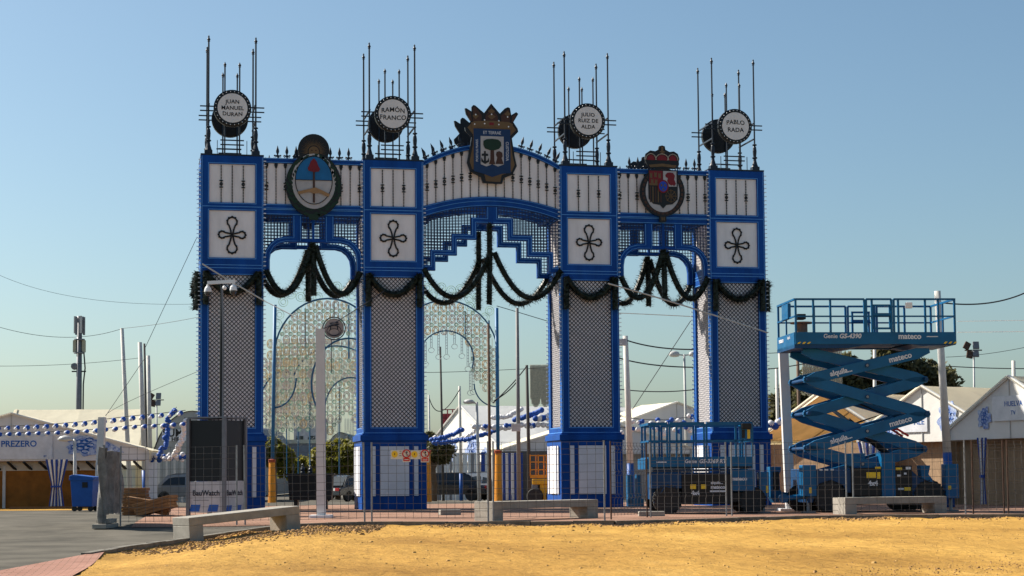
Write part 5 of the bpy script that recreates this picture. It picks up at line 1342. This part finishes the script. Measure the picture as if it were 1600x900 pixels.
for i, (pxx, D, lx, h, rz, tilt, lab) in enumerate(((232, 47.5, 1.15, .42, 6, 10, 'large tilted brown board crate behind the left fence'), (246, 46.6, 1.0, .34, -8, -14, 'low brown timber stack leaning beside the crate'), (212, 48.5, .7, .85, 3, 0, 'upright brown board box behind the torn sheet'))):
    f = Fr(pxx, D); t = f.thing('timber_stack', lab, 'timber', rz=R_(rz), group='timber behind the left fence')
    n = int(h/.085)
    for k in range(n):
        o = MB().box(-lx/2+random.uniform(-.04, .04), lx/2+random.uniform(-.05, .05), -.35, .35, k*.085, k*.085+.078).build('board', WOOD, t, bevel=.004)
    if tilt: t.rotation_euler = (0, R_(tilt), CAMRZ+R_(rz)); t.location.z += abs(math.sin(R_(tilt)))*lx/2
f = Fr(846, 60); t = f.thing('orange_platform_machine', 'orange working platform machine half hidden by the third pillar', 'machine', rz=R_(-15)); X, Z = f.x, f.z
b = MB()
for y in (-.4, .4):
    for zz in (712, 722, 734): b.bar((X(833), y, Z(zz)), (X(872), y, Z(zz)), .03)
    for xx in (833, 846, 859, 872): b.bar((X(xx), y, Z(744)), (X(xx), y, Z(710)), .03)
b.build('cage', ORANGE, t); MB().box(X(833), X(874), -.42, .42, Z(747), Z(742)).build('cage_floor', ORANGE, t)
MB().box(X(836), X(878), -.45, .45, Z(757), Z(748)).build('body', mat('machine_yellow', (.62, .33, .02)), t, bevel=.03); MB().box(X(848), X(880), -.4, .4, Z(784), Z(757)).build('engine_cover', mat('machine_yellow', (.62, .33, .02)), t, bevel=.03)
for xx in (841, 872): 
    w_ = MB(); w_.lathe([(.1,-.12),(.26,-.12),(.29,-.08),(.29,.08),(.26,.12),(.1,.12)], X(xx), .29, 18, axis='y'); w_.v = [(v[0], v[1]-.42, v[2]) for v in w_.v]; w_.build('wheel', RUBBER, t)
MB().box(X(835), X(845), -.40, .3, Z(775), Z(757)).build('battery_box', GREY, t, bevel=.02)
f = Fr(703, 45.5); tag(MB().box(-.28, .28, -.1, .12, 0, .14).build('fence_weight', CONC, None, bevel=.015), 'small grey fence weight lying on the red paving', 'block'); o = list(col.objects)[-1]; o.location = f.p; o.rotation_euler = (0, 0, CAMRZ+.3)
f = Fr(1018, 42.5); tag(MB().box(-.32, .32, -.15, .15, 0, .12).build('fence_weight', CONC, None, bevel=.015), 'pale block at the foot of the rusty fence post', 'block'); o = list(col.objects)[-1]; o.location = f.p; o.rotation_euler = (0, 0, CAMRZ)
# ------------------------------------------------------------ poles
def rpole(label, pxb, D, pxt, pyt, w_, m, blue=None, name='tall_pole', base=False, taper=.7, group='poles around the fairground'):
    return post(name, label, pxb, D, pxt, pyt, w_, m, base, blue, taper, group, True)
PW = CONCP; PD = mat('pole_dark', (.07, .065, .06), .8); PBL = mat('pole_blue', (.03, .14, .30), .5); PBR = mat('pole_brown', (.13, .085, .06), .9)
rpole('white pole leaning left, behind the torn sheet', 204, 72, 191, 512, .22, PW)
rpole('thick white pole with blue foot behind the timber', 228, 70, 219, 534, .24, PW, 735)
rpole('dark pole between the white poles at the left', 231, 74, 226, 536, .13, PD)
rpole('second white pole with blue foot behind the timber', 236, 73, 232, 555, .22, PW, 742)
post('tall_pole', 'short square concrete post beside the blue bin', 153, 56, 160, 652, .24, PW, False, None, .9, 'poles around the fairground')
rpole('thin dark pole right of the second pillar', 693, 84, 688, 541, .13, PD)
rpole('white pole in front of the central white marquee', 721, 84, 718, 603, .17, PW, 740)
rpole('thin white pole beyond the dark tree', 673, 100, 670, 617, .14, PW)
rpole('grey-brown pole in front of the central striped cloths', 766, 66, 763, 505, .13, PBR)
rpole('tall dark grey pole carrying a small grey box', 811, 61, 808, 480, .16, mat('pole_steel', (.17, .17, .17), .6))
rpole('dark wooden pole left of the third pillar', 828, 64, 823, 570, .15, PD)
rpole('white pole with blue foot left of the stowed lift', 987, 62, 977, 524, .26, PW, 724)
rpole('thin pale pole behind the stowed lift rails', 1072, 70, 1069, 600, .1, PW) if False else None
rpole('white pole rising beside the right end of the raised lift', 1485, 50.5, 1464, 453, .27, PW, 707)
rpole('dark wooden pole behind the open marquee', 1252, 78, 1246, 558, .2, PBR)
rpole('white pole between the rightmost pillar and the lift', 1218, 74, 1213, 575, .18, PW)
rpole('white pole behind the raised scissor arms', 1368, 75, 1366, 540, .2, PW)
rpole('white pole top above the HUELVA TV marquee', 1588, 62, 1583, 563, .2, PW)
f = Fr(811, 61); tag(MB().box(-.22, .1, -.16, .1, 0, .26).build('junction_box', LAMPG, None, bevel=.01), 'small grey box fixed to the tall dark grey pole', 'box'); o = list(col.objects)[-1]; o.location = at(809, 674, 60.9); o.rotation_euler = (0, 0, CAMRZ)
f = Fr(979, 62); tag(MB().box(-.24, .06, -.18, .1, 0, .24).build('junction_box', LAMPG, None, bevel=.01), 'pale box on the top of the white pole by the stowed lift', 'box'); o = list(col.objects)[-1]; o.location = at(976, 540, 61.8); o.rotation_euler = (0, 0, CAMRZ)
# blue arch poles with orange feet
for pxb, pxt, pyt, D, lab in ((425, 430, 475, 72, 'blue light-arch pole with orange foot right of the leftmost pillar'), (779, 776, 480, 71, 'blue light-arch pole with orange foot under the central arch'), (668, 668, 700, 70, 'orange-footed pole just right of the second pillar')):
    f = Fr(pxb, D); t = f.thing('arch_pole', lab, 'pole', group='poles of the light arches'); x1, z1 = f.x(pxt, pyt), f.z(pyt); zb = f.z(722 if pxt < 500 else 708)
    if pyt < 600:
        MB().tube([(x1*zb/z1, 0, zb), (x1, 0, z1)], .075, 10).build('shaft', PBL, t, smooth=True)
    MB().lathe([(.17, 0), (.165, .1), (.13, zb-.12), (.13, zb)], 0, 0, 10).build('orange_foot', ORANGE, t); MB().lathe([(.14, zb-.02), (.17, zb+.1), (.1, zb+.12)], 0, 0, 10).build('foot_collar', mat('collar_red', (.35, .07, .03)), t)
# telecom mast
f = Fr(122, 190); t = f.thing('telecom_mast', 'grey telecom mast with antennas and cables above the left marquees', 'mast'); X, Z = f.x, f.z; zt_ = Z(493)
MB().tube([(0, 0, 0), (0, 0, zt_)], [.36, .28], 12).build('shaft', GREY, t, smooth=True)
for k in range(6):
    a = k*1.05; MB().box(math.cos(a)*.5-.11, math.cos(a)*.5+.11, math.sin(a)*.5-.1, math.sin(a)*.5+.1, zt_-2.1+(k % 2)*.2, zt_-.1+(k % 2)*.1).build('antenna', LAMPG if k % 2 else GREY, t)
for x in (-.5, .5): MB().box(x-.17, x+.17, -.2, .2, Z(550), Z(531)).build('radio_unit', mat('radio_tan', (.35, .33, .24)), t)
for z in (531, 552): MB().lathe([(.6, Z(z)), (.6, Z(z)+.15)], 0, 0, 12).build('collar', GREY, t)
MB().lathe([(.05, -.35), (.35, -.3), (.4, 0)], -.5, Z(572), 12, axis='y').build('dish', GREY, t); MB().box(-.8, .75, -.1, .1, Z(581), Z(579)).build('bracket', BLACK, t)
MB().tube([(.5, -.1, Z(545)), (.68, -.1, Z(575)), (.5, -.1, Z(600)), (.48, -.1, 0)], .08, 6).build('cable_run', BLACK, t)
# lamps
def lamp(label, px, D, pxt, pyt, kind):
    f = Fr(px, D); t = f.thing('street_lamp', label, 'street lamp', group='street lamps'); X, Z = f.x, f.z; x1, z1 = X(pxt, pyt), Z(pyt)
    MB().tube([(0, 0, 0), (x1, 0, z1)], [.075, .05], 8).build('post', LAMPG, t, smooth=True)
    if kind == 'double':
        for s_ in (-1, 1): MB().tube([(x1, 0, z1-.05), (x1+s_*.35, 0, z1)], .035, 6).build('arm', LAMPG, t); b = MB(); b.lathe([(.02,z1-.13),(.2,z1-.1),(.26,z1-.02),(.2,z1+.1),(.05,z1+.16)], x1+s_*.45, 0, 16, flat=.6); b.build('lamp_head', LAMPG, t, smooth=True)
    elif kind == 'single':
        MB().tube([(x1, 0, z1-.05), (x1-.3, 0, z1)], .035, 6).build('arm', LAMPG, t); b = MB(); b.lathe([(.02,z1-.08),(.2,z1-.06),(.25,z1),(.15,z1+.09),(.03,z1+.12)], x1-.32, 0, 16); b.build('lamp_head', LAMPG, t, smooth=True)
    else:
        for k, (dx, dz, ry) in enumerate(((-.35, .28, 30), (-.22, -.18, 12), (.12, .30, 0), (.10, -.12, 0))):
            o = MB().box(-.16, .16, -.06, .06, -.2, .2).build('floodlight', GREY if k > 1 else RUST, t, bevel=.02); o.location = (x1+dx, 0, z1+dz); o.rotation_euler = (R_(-15), R_(ry), 0)
        MB().bar((x1-.45, .08, z1+.05), (x1+.45, .08, z1+.05), .06).build('cross_arm', RUST, t)
lamp('double-headed street lamp left of the rightmost pillar', 1074, 78, 1069, 553, 'double')
lamp('single-armed street lamp under the central arch', 749, 70, 745, 628, 'single')
lamp('low street lamp beside the striped curtain at the left', 118, 57, 117, 686, 'single')
lamp('floodlight mast above the right-hand marquees', 1524, 90, 1521, 548, 'flood')
lamp('small floodlight mast left of the leftmost pillar', 246, 110, 245, 626, 'flood')
# red stair tower behind the central marquee
f = Fr(703, 110); t = f.thing('red_frame_tower', 'dark red steel frame tower behind the white marquee', 'tower'); X, Z = f.x, f.z
MB().box(X(692), X(706), 0, 1, Z(700), Z(647)).build('cladding', mat('dark_red', (.16, .02, .03)), t)
b = MB()
for xx in (691, 700, 708, 716): b.bar((X(xx), -.1, Z(720)), (X(xx), -.1, Z(640)), .08)
for zz in (640, 647, 656, 668): b.bar((X(691), -.1, Z(zz)), (X(716), -.1, Z(zz)), .06)
b.build('frame', mat('dark_red', (.16, .02, .03)), t)

# ------------------------------------------------------------ light arches
def ring(b, x, z, rx, rz, w_, n=10, y=0):
    b.tube([(x+rx*math.cos(2*math.pi*k/n), y, z+rz*math.sin(2*math.pi*k/n)) for k in range(n)], w_, 3, close=True)
def arch_screen(label, px, D, top, rx, inside, zlo, pw=.36, ph=.50, arcs=(), crown=True, w_=.019, poles=(), seed=1, dense=1.):
    rnd = random.Random(seed); f = Fr(px, D); t = f.thing('light_arch', label, 'light arch', group='festive light arches'); X, Z = f.x, f.z
    bw, by, bg_, bp_ = MB(), MB(), MB(), MB(); k = 0
    sc_ = f.s/36.; pw, ph, w_ = pw/sc_, ph/sc_, w_/sc_
    x = -rx*1.1; nx = int(2.2*rx/pw)+1; nz = int(Z(top)/ph)+1
    for i in range(-nx//2, nx//2+1):
        for j in range(nz):
            x, z = i*pw, Z(top)-.2-j*ph
            if inside(x, z):
                m_ = (by, bp_, bw)[(i+j*2+rnd.randint(0, 1)) % 3]
                ring(m_, x, z, pw*.42, ph*.40, w_*1.5, 10); ring(bw, x, z, pw*.22, ph*.24, w_, 8)
                b4 = m_; b4.tube([(x, 0, z+ph*.33), (x+pw*.3, 0, z), (x, 0, z-ph*.33), (x-pw*.3, 0, z)], w_*1.2, 3, close=True)
                if rnd.random() < .5*dense: by.ball((x, 0, z), pw*.09, 5, 3)
            x2, z2 = x+pw/2, z-ph/2
            if inside(x2, z2): ring(bg_, x2, z2, pw*.24, pw*.24, w_*1.4, 9); ring(bw, x2, z2, pw*.12, pw*.12, w_, 6)
    x = -rx
    while x < rx:
        z = zlo; run = None
        while z < Z(top)+.3:
            ins = inside(x, z)
            if ins and run is None: run = z
            if not ins and run is not None: bw.bar((x, .02, run), (x, .02, z), w_*1.2); run = None
            z += .1
        x += pw/2
    for nm, b, m_ in (('pale_tubes', bw, LIGHTW), ('amber_tubes', by, LIGHTY), ('green_tubes', bg_, LIGHTG), ('rose_tubes', bp_, LIGHTP)): 
        if b.v: b.build(nm, m_, t, kind='stuff')
    b = MB()
    for P, r_ in arcs:
        b.tube([(X(a, c), -.03, Z(c)) for a, c in P], r_, 5)
    for pxx, y0, y1 in poles: b.tube([(X(pxx, y0), .05, Z(y0)), (X(pxx, y1), .05, Z(y1))], .035, 6)
    if b.v: b.build('frame', ARCHB, t)
    return t, f
def arcpx(cx, cy, rx, ry, a0, a1, n=22): return [(cx+rx*math.cos(R_(a0+(a1-a0)*k/n)), cy-ry*math.sin(R_(a0+(a1-a0)*k/n))) for k in range(n+1)]
def crownrings(t, f, pts, r):
    b = MB()
    for a, c in pts:
        for q in (1., .55): ring(b, f.x(a, c), f.z(c), r*q, r*q, .014, 10)
    b.build('crown_rings', LIGHTG, t, kind='stuff')
def fringe(t, f, arc, n, ln):
    b = MB()
    for k in range(n):
        i = k/(n-1)*(len(arc)-1); a = arc[int(i)]; x, z = f.x(a[0], a[1]), f.z(a[1]); L = ln*(1+.4*math.sin(k*1.9))
        b.bar((x, 0, z), (x, 0, z-L), .02); b.bar((x+.07, 0, z), (x+.07, 0, z-L), .02)
        for q in range(int(L/.12)): b.bar((x, 0, z-q*.12), (x+.07, 0, z-q*.12), .018)
        ring(b, x+.035, z-L-.12, .13, .11, .013, 8)
    b.build('fringe', mat('fringe_grey', (.38, .40, .42), .5), t, kind='stuff')
f = Fr(695, 72); X, Z = f.x, f.z
ox, oy, orx, ory = 695, 560, 83, 91
def inR(x, z):
    px_ = 695+x*f.s; py_ = f.y0-z*f.s
    if py_ < 560: o_ = ((px_-695)/80)**2+((py_-560)/88)**2 < 1
    else: o_ = abs(px_-695) < 80
    if py_ < 560: i_ = ((px_-697)/42)**2+((py_-560)/44)**2 < 1
    else: i_ = abs(px_-697) < 43+max(0, py_-590)**1.3*.28
    return o_ and not i_ and py_ < 634
t, fr = arch_screen('patterned light arch under the central arch of the portal', 695, 72, 472, 2.3, inR, 2.2, arcs=((arcpx(695, 560, 84, 92, 0, 180), .035), (arcpx(697, 560, 43, 44, -20, 200), .03), (arcpx(776, 600, 35, 36, 180, 270), .03)), poles=((727, 485, 530), (764, 500, 640)), seed=3)
crownrings(t, fr, [(650, 452), (668, 448), (690, 447), (705, 452), (719, 450), (733, 466), (745, 465), (734, 478), (745, 480), (758, 495), (765, 485), (660, 462), (677, 458)], .19); fringe(t, fr, arcpx(697, 560, 42, 43, -30, 200, 40), 14, .75)
f = Fr(512, 72); FL = f
def inL(x, z):
    px_ = 512+x*FL.s; py_ = FL.y0-z*FL.s
    o_ = ((px_-512)/80)**2+((py_-556)/88)**2 < 1 if py_ < 556 else abs(px_-512) < 80
    i_ = ((px_-545)/58)**2+((py_-600)/72)**2 < 1
    b_ = py_ < 628+ (12 if px_ < 470 else 0)
    return o_ and not i_ and b_
t, fr = arch_screen('patterned light arch between the two left pillars, nearest of its row', 512, 72, 468, 2.3, inL, 2.6, arcs=((arcpx(512, 556, 83, 91, 0, 180), .04), (arcpx(545, 600, 58, 72, 10, 215), .04), (arcpx(430, 590, 33, 46, -90, 0), .035)), poles=((477, 480, 545), (545, 475, 560)), seed=5)
crownrings(t, fr, [(443, 470), (455, 458), (470, 462), (482, 455), (497, 462), (515, 446), (527, 446), (540, 455), (550, 462), (437, 490), (434, 505)], .2)
f2 = Fr(500, 90)
def inL2(x, z):
    px_ = 500+x*f2.s; py_ = f2.y0-z*f2.s
    return 418 < px_ < 585 and 530 < py_ < 672 and not (((px_-530)/40)**2+((py_-690)/90)**2 < 1 and py_ > 600)
t, fr = arch_screen('second light arch in the row between the left pillars', 500, 90, 530, 3.0, inL2, 2.5, arcs=((arcpx(525, 610, 70, 70, 20, 160), .04), (arcpx(548, 640, 40, 50, 0, 180), .035)), poles=((484, 560, 745), (508, 600, 745)), seed=8)
f3 = Fr(490, 110)
def inL3(x, z):
    px_ = 490+x*f3.s; py_ = f3.y0-z*f3.s
    return 412 < px_ < 580 and 560 < py_ < 682 and math.sin(px_*.09)*14+668 > py_
t, fr = arch_screen('third light arch far back in the row between the left pillars', 490, 110, 560, 3.6, inL3, 2.5, arcs=((arcpx(445, 640, 40, 60, 0, 180), .05),), poles=((530, 600, 745), (448, 600, 745), (466, 610, 745)), seed=9)
fringe(t, fr, [(415+k*4, 655) for k in range(42)], 34, 1.1)
# medallion hung in the near left arch
f = Fr(522, 71.4); X, Z = f.x, f.z
t = f.thing('medallion', 'round dark medallion hung in the left light arch', 'medallion'); t.location = at(522, 530, 71.4)
b = MB(); ring(b, 0, .45, .47, .47, .03, 28); ring(b, 0, .45, .40, .40, .012, 24); b.build('rim', IRON, t)
MB().prism(ell(0, .45, .39, .39, 28), .02, .03).build('disc', mat('medal_rose', (.42, .36, .34), trans=.4), t)
b = MB(); ring(b, 0, .35, .3, .22, .018, 16); ring(b, 0, .30, .22, .14, .015, 14); b.bar((-.22, -.02, .55), (.22, -.02, .62), .05); b.bar((-.18, -.02, .66), (.18, -.02, .70), .04); b.bar((-.15, -.02, .4), (-.12, -.02, .68), .04); b.bar((.15, -.02, .4), (.12, -.02, .68), .04); b.build('figure', IRON, t)
b = MB(); b.bar((0, 0, .92), (0, 0, 1.6), .03); b.bar((-.1, 0, 0), (-.1, 0, -1.4), .03); b.build('hanger', IRON, t)
# beige light drapes
BEI = mat('drape_beige', (.58, .50, .36), .6, rgb2=(.36, .32, .26), scale=9)
for (pxs, y0, y1, D, lab) in (((837, 852), 572, 636, 95, 'pair of beige drop-shaped light drapes left of the third pillar'), ((1270, 1300), 540, 622, 82, 'beige patterned light drape behind the raised scissor arms')):
    f = Fr(pxs[0], D); t = f.thing('light_drape', lab, 'light drape', group='beige light drapes'); hw = abs(pxs[1]-pxs[0])/2+1
    for p_ in pxs:
        b = MB(); cx_, zc_ = f.x(p_, 600), 0
        nz = 26; nx = 9
        for j in range(nz):
            v = j/nz; zz = f.z(y0+(y1-y0)*v); wv = hw/f.s*(1 if v < .6 else math.sqrt(max(0, 1-((v-.6)/.4)**2)))
            for i in range(nx):
                xx = cx_+(-1+2*(i+.5)/nx)*hw/f.s
                if abs(xx-cx_) < wv: ring(b, xx, zz, hw/f.s/nx*.9, .085, .022, 7)
        b.build('drape', BEI, t, kind='stuff')

# ------------------------------------------------------------ lantern strings
b = MB(); b.ball((0, 0, 0), 1, 10, 7); LB_ = b.mesh('lantern', mat('lantern_blue', (.012, .075, .34), .6), True)
b = MB(); b.ball((0, 0, 0), 1, 10, 7); LW_ = b.mesh('lantern', mat('lantern_white', (.72, .70, .70), .6), True)
def string(label, P, D, n, pat, r=.115, jit=0.):
    pts = [at(a, c, D+(random.uniform(-.3, .3) if jit else 0)) for a, c in P]; base = pts[0].copy()
    t = thing('lantern_string', label, 'lantern string', base, 0, 'strings of round paper lanterns')
    MB().tube([tuple(p_-base) for p_ in pts], .012, 4).build('cord', CABLE, t)
    L = [0.]
    for p_, q_ in zip(pts, pts[1:]): L.append(L[-1]+(q_-p_).length)
    for i in range(n):
        d = L[-1]*(i+.5)/n
        for k in range(len(pts)-1):
            if L[k] <= d <= L[k+1]: p_ = pts[k].lerp(pts[k+1], (d-L[k])/(L[k+1]-L[k]+1e-9)); break
        ch = pat[i % len(pat)]; rr = r*random.uniform(.9, 1.1)
        o = link('lantern', LB_ if ch == 'b' else LW_, t, tuple(p_-base-Vector((0, 0, rr*.8))+Vector((random.uniform(-jit, jit), 0, random.uniform(-jit, jit)))), (0, 0, random.random()), scale=(rr, rr, rr*.95))
        if ch == 'd': link('lantern', LB_, t, tuple(p_-base-Vector((-.05, .06, rr*.5))), scale=(rr*.85,)*3)
        if ch == 'e': link('lantern', LW_, t, tuple(p_-base-Vector((.06, .05, rr*1.3))), scale=(rr*.7,)*3); o.data = LB_
S1 = [(-10, 666.5), (34, 665), (80, 662.5), (127, 659), (172, 654), (204, 650), (249, 646), (290, 641)]
S2 = [(-10, 677), (43, 675.5), (83, 674.5), (138, 671.5), (178, 668), (206, 665), (249, 663), (292, 660)]
string('upper string of blue and white lanterns across the left marquees', S1, 57, 20, 'e', .085); string('lower string of mostly white lanterns across the left marquees', S2, 56.5, 20, 'd', .085)
string('hanging tail of blue lanterns left of the watch tower', [(276, 636), (264, 648), (261, 668), (258, 690), (250, 708)], 60, 26, 'b', .09, .05); string('hanging tail of white lanterns left of the watch tower', [(289, 652), (287, 672), (283, 688), (275, 702), (266, 716)], 60, 24, 'w', .09, .05)
string('row of mixed lanterns low above the pale panel wall', [(236, 711), (260, 714), (292, 710)], 62, 34, 'wbwwwb', .09, .12)
string('dense blue lantern chain above the dark tree', [(672, 684), (695, 681), (708, 676), (722, 667)], 75, 20, 'b', .105, .03); string('second blue lantern chain below it toward the blue arch pole', [(676, 690), (715, 686), (740, 681), (763, 674), (784, 666)], 74, 34, 'b', .10, .03)
string('pale lantern chain crossing the blue chains', [(676, 680), (700, 686), (725, 682), (744, 670), (752, 664)], 76, 26, 'w', .085, .03); string('short blue lantern chain near the third pillar', [(803, 652), (820, 648), (835, 643), (847, 637)], 72, 16, 'b', .12, .03)
string('pale lantern chain left of the short blue chain', [(768, 650), (790, 648), (806, 641), (816, 635)], 73, 16, 'w', .105, .03); string('loose mixed lantern string in front of the white marquee', [(735, 664), (770, 664), (800, 662), (830, 661), (862, 662)], 72, 15, 'wwde', .13, .04)
string('mixed lanterns beside the third pillar', [(836, 648), (848, 650), (864, 648)], 72, 8, 'bwwb', .14, .05); string('upper mixed lantern string behind the stowed lift', [(966, 650), (1000, 655), (1040, 656), (1090, 650)], 64, 15, 'bwbwe', .10, .12)
string('lower mixed lantern string behind the stowed lift', [(966, 668), (1000, 668), (1040, 669), (1090, 664)], 64, 15, 'wbdww', .10, .12); string('mixed lanterns between the rightmost pillar and the open marquee', [(1196, 660), (1212, 658), (1224, 655)], 60, 7, 'bwb', .13, .06)
# ------------------------------------------------------------ overhead cables
def cable(label, P, D, r=.016, m=CABLE, D2=None):
    n = 24; D2 = D2 or D; out = []
    if len(P) == 2: P = [P[0], ((P[0][0]+P[1][0])/2, (P[0][1]+P[1][1])/2), P[1]]
    (x0, y0), (x1, y1), (x2, y2) = P
    cx_, cy_ = 2*x1-(x0+x2)/2, 2*y1-(y0+y2)/2
    for i in range(n+1):
        t_ = i/n; a = (1-t_)**2; b_ = 2*t_*(1-t_); c = t_*t_
        out.append(at(a*x0+b_*cx_+c*x2, a*y0+b_*cy_+c*y2, D+(D2-D)*t_))
    base = out[0].copy(); o = MB().tube([tuple(p_-base) for p_ in out], r, 5).build('overhead_cable', m, None); o.location = base; tag(o, label, 'cable', 'overhead cables')
cable('steep cable running down from the top of the leftmost pillar', [(308, 370), (226, 545)], 56, .009); cable('upper faint cable across the sky at the far left', [(-5, 428), (130, 466), (310, 475)], 75, .007)
cable('sagging cable past the telecom mast at the left', [(-5, 510), (100, 527), (192, 513)], 72, .010); cable('cable from the white pole to the leftmost pillar', [(192, 513), (250, 506), (312, 495)], 72, .009, D2=62)
cable('lower cable past the telecom mast at the left', [(-5, 572), (110, 569), (220, 559)], 72, .009); cable('cable rising from the timber poles to the leftmost pillar', [(165, 650), (200, 628), (310, 580)], 66, .009); cable('steep cable from the concrete post to the dark pole', [(165, 650), (226, 560)], 60, .010)
cable('pale slack cable slanting across the leftmost pillar', [(316, 412), (345, 430), (413, 470)], 49.5, .022, CABLEW); cable('thin cable from the leftmost pillar to the white square post', [(413, 470), (500, 515)], 48, .014, D2=44); cable('thin dark cable from the white square post up to the second pillar', [(502, 514), (530, 500), (600, 455)], 44, .014, D2=51)
cable('pale cable slanting down across the rightmost pillar to the lift', [(950, 443), (1060, 475), (1200, 520)], 50, .022, CABLEW); cable('thick dark cable behind the right pillar gap, upper of the pair', [(980, 532), (1030, 543), (1090, 546)], 62, .025); cable('thick dark cable behind the right pillar gap, lower of the pair', [(966, 559), (1020, 570), (1090, 574)], 64, .025)
cable('lowest dark cable behind the right pillar gap', [(966, 608), (1030, 612), (1090, 608)], 66, .02); cable('thin slanting cable rising to the rightmost pillar', [(988, 640), (1080, 500)], 58, .013); cable('pale thin cable high in the right pillar gap', [(966, 489), (1030, 492), (1090, 495)], 70, .016, CABLEW)
cable('heavy dark cable leaving the frame at the top right', [(1464, 472), (1540, 474), (1605, 456)], 51, .022); cable('upper pale cable right of the raised lift', [(1496, 502), (1605, 500.5)], 60, .012, WHITE); cable('lower pale cable right of the raised lift', [(1496, 519), (1605, 518)], 60, .014, WHITE)
cable('thin cable at the floodlight mast', [(1478, 558), (1540, 553), (1605, 542)], 80, .012); cable('dark cable above the right-hand marquees', [(1478, 572), (1540, 575), (1605, 576)], 64, .018)
cable('cable from the rightmost pillar toward the dark wooden pole', [(1200, 576), (1230, 573), (1300, 560)], 70, .022); cable('second cable behind the raised scissor arms', [(1200, 552), (1250, 548), (1300, 540)], 72, .014)
cable('drooping double cable at the dark wooden pole, upper strand', [(823, 572), (800, 600), (770, 630)], 63, .022); cable('drooping double cable at the dark wooden pole, lower strand', [(812, 590), (795, 610), (772, 626)], 63, .022); cable('cable sagging from the blue arch pole to the third pillar', [(776, 478), (810, 488), (866, 505)], 68, .014)
cable('drooping cable between two white poles right of the second pillar', [(671, 623), (690, 642), (719, 607)], 84, .022); cable('cable through the central arch at mid height', [(660, 582), (740, 580), (866, 574)], 80, .013)
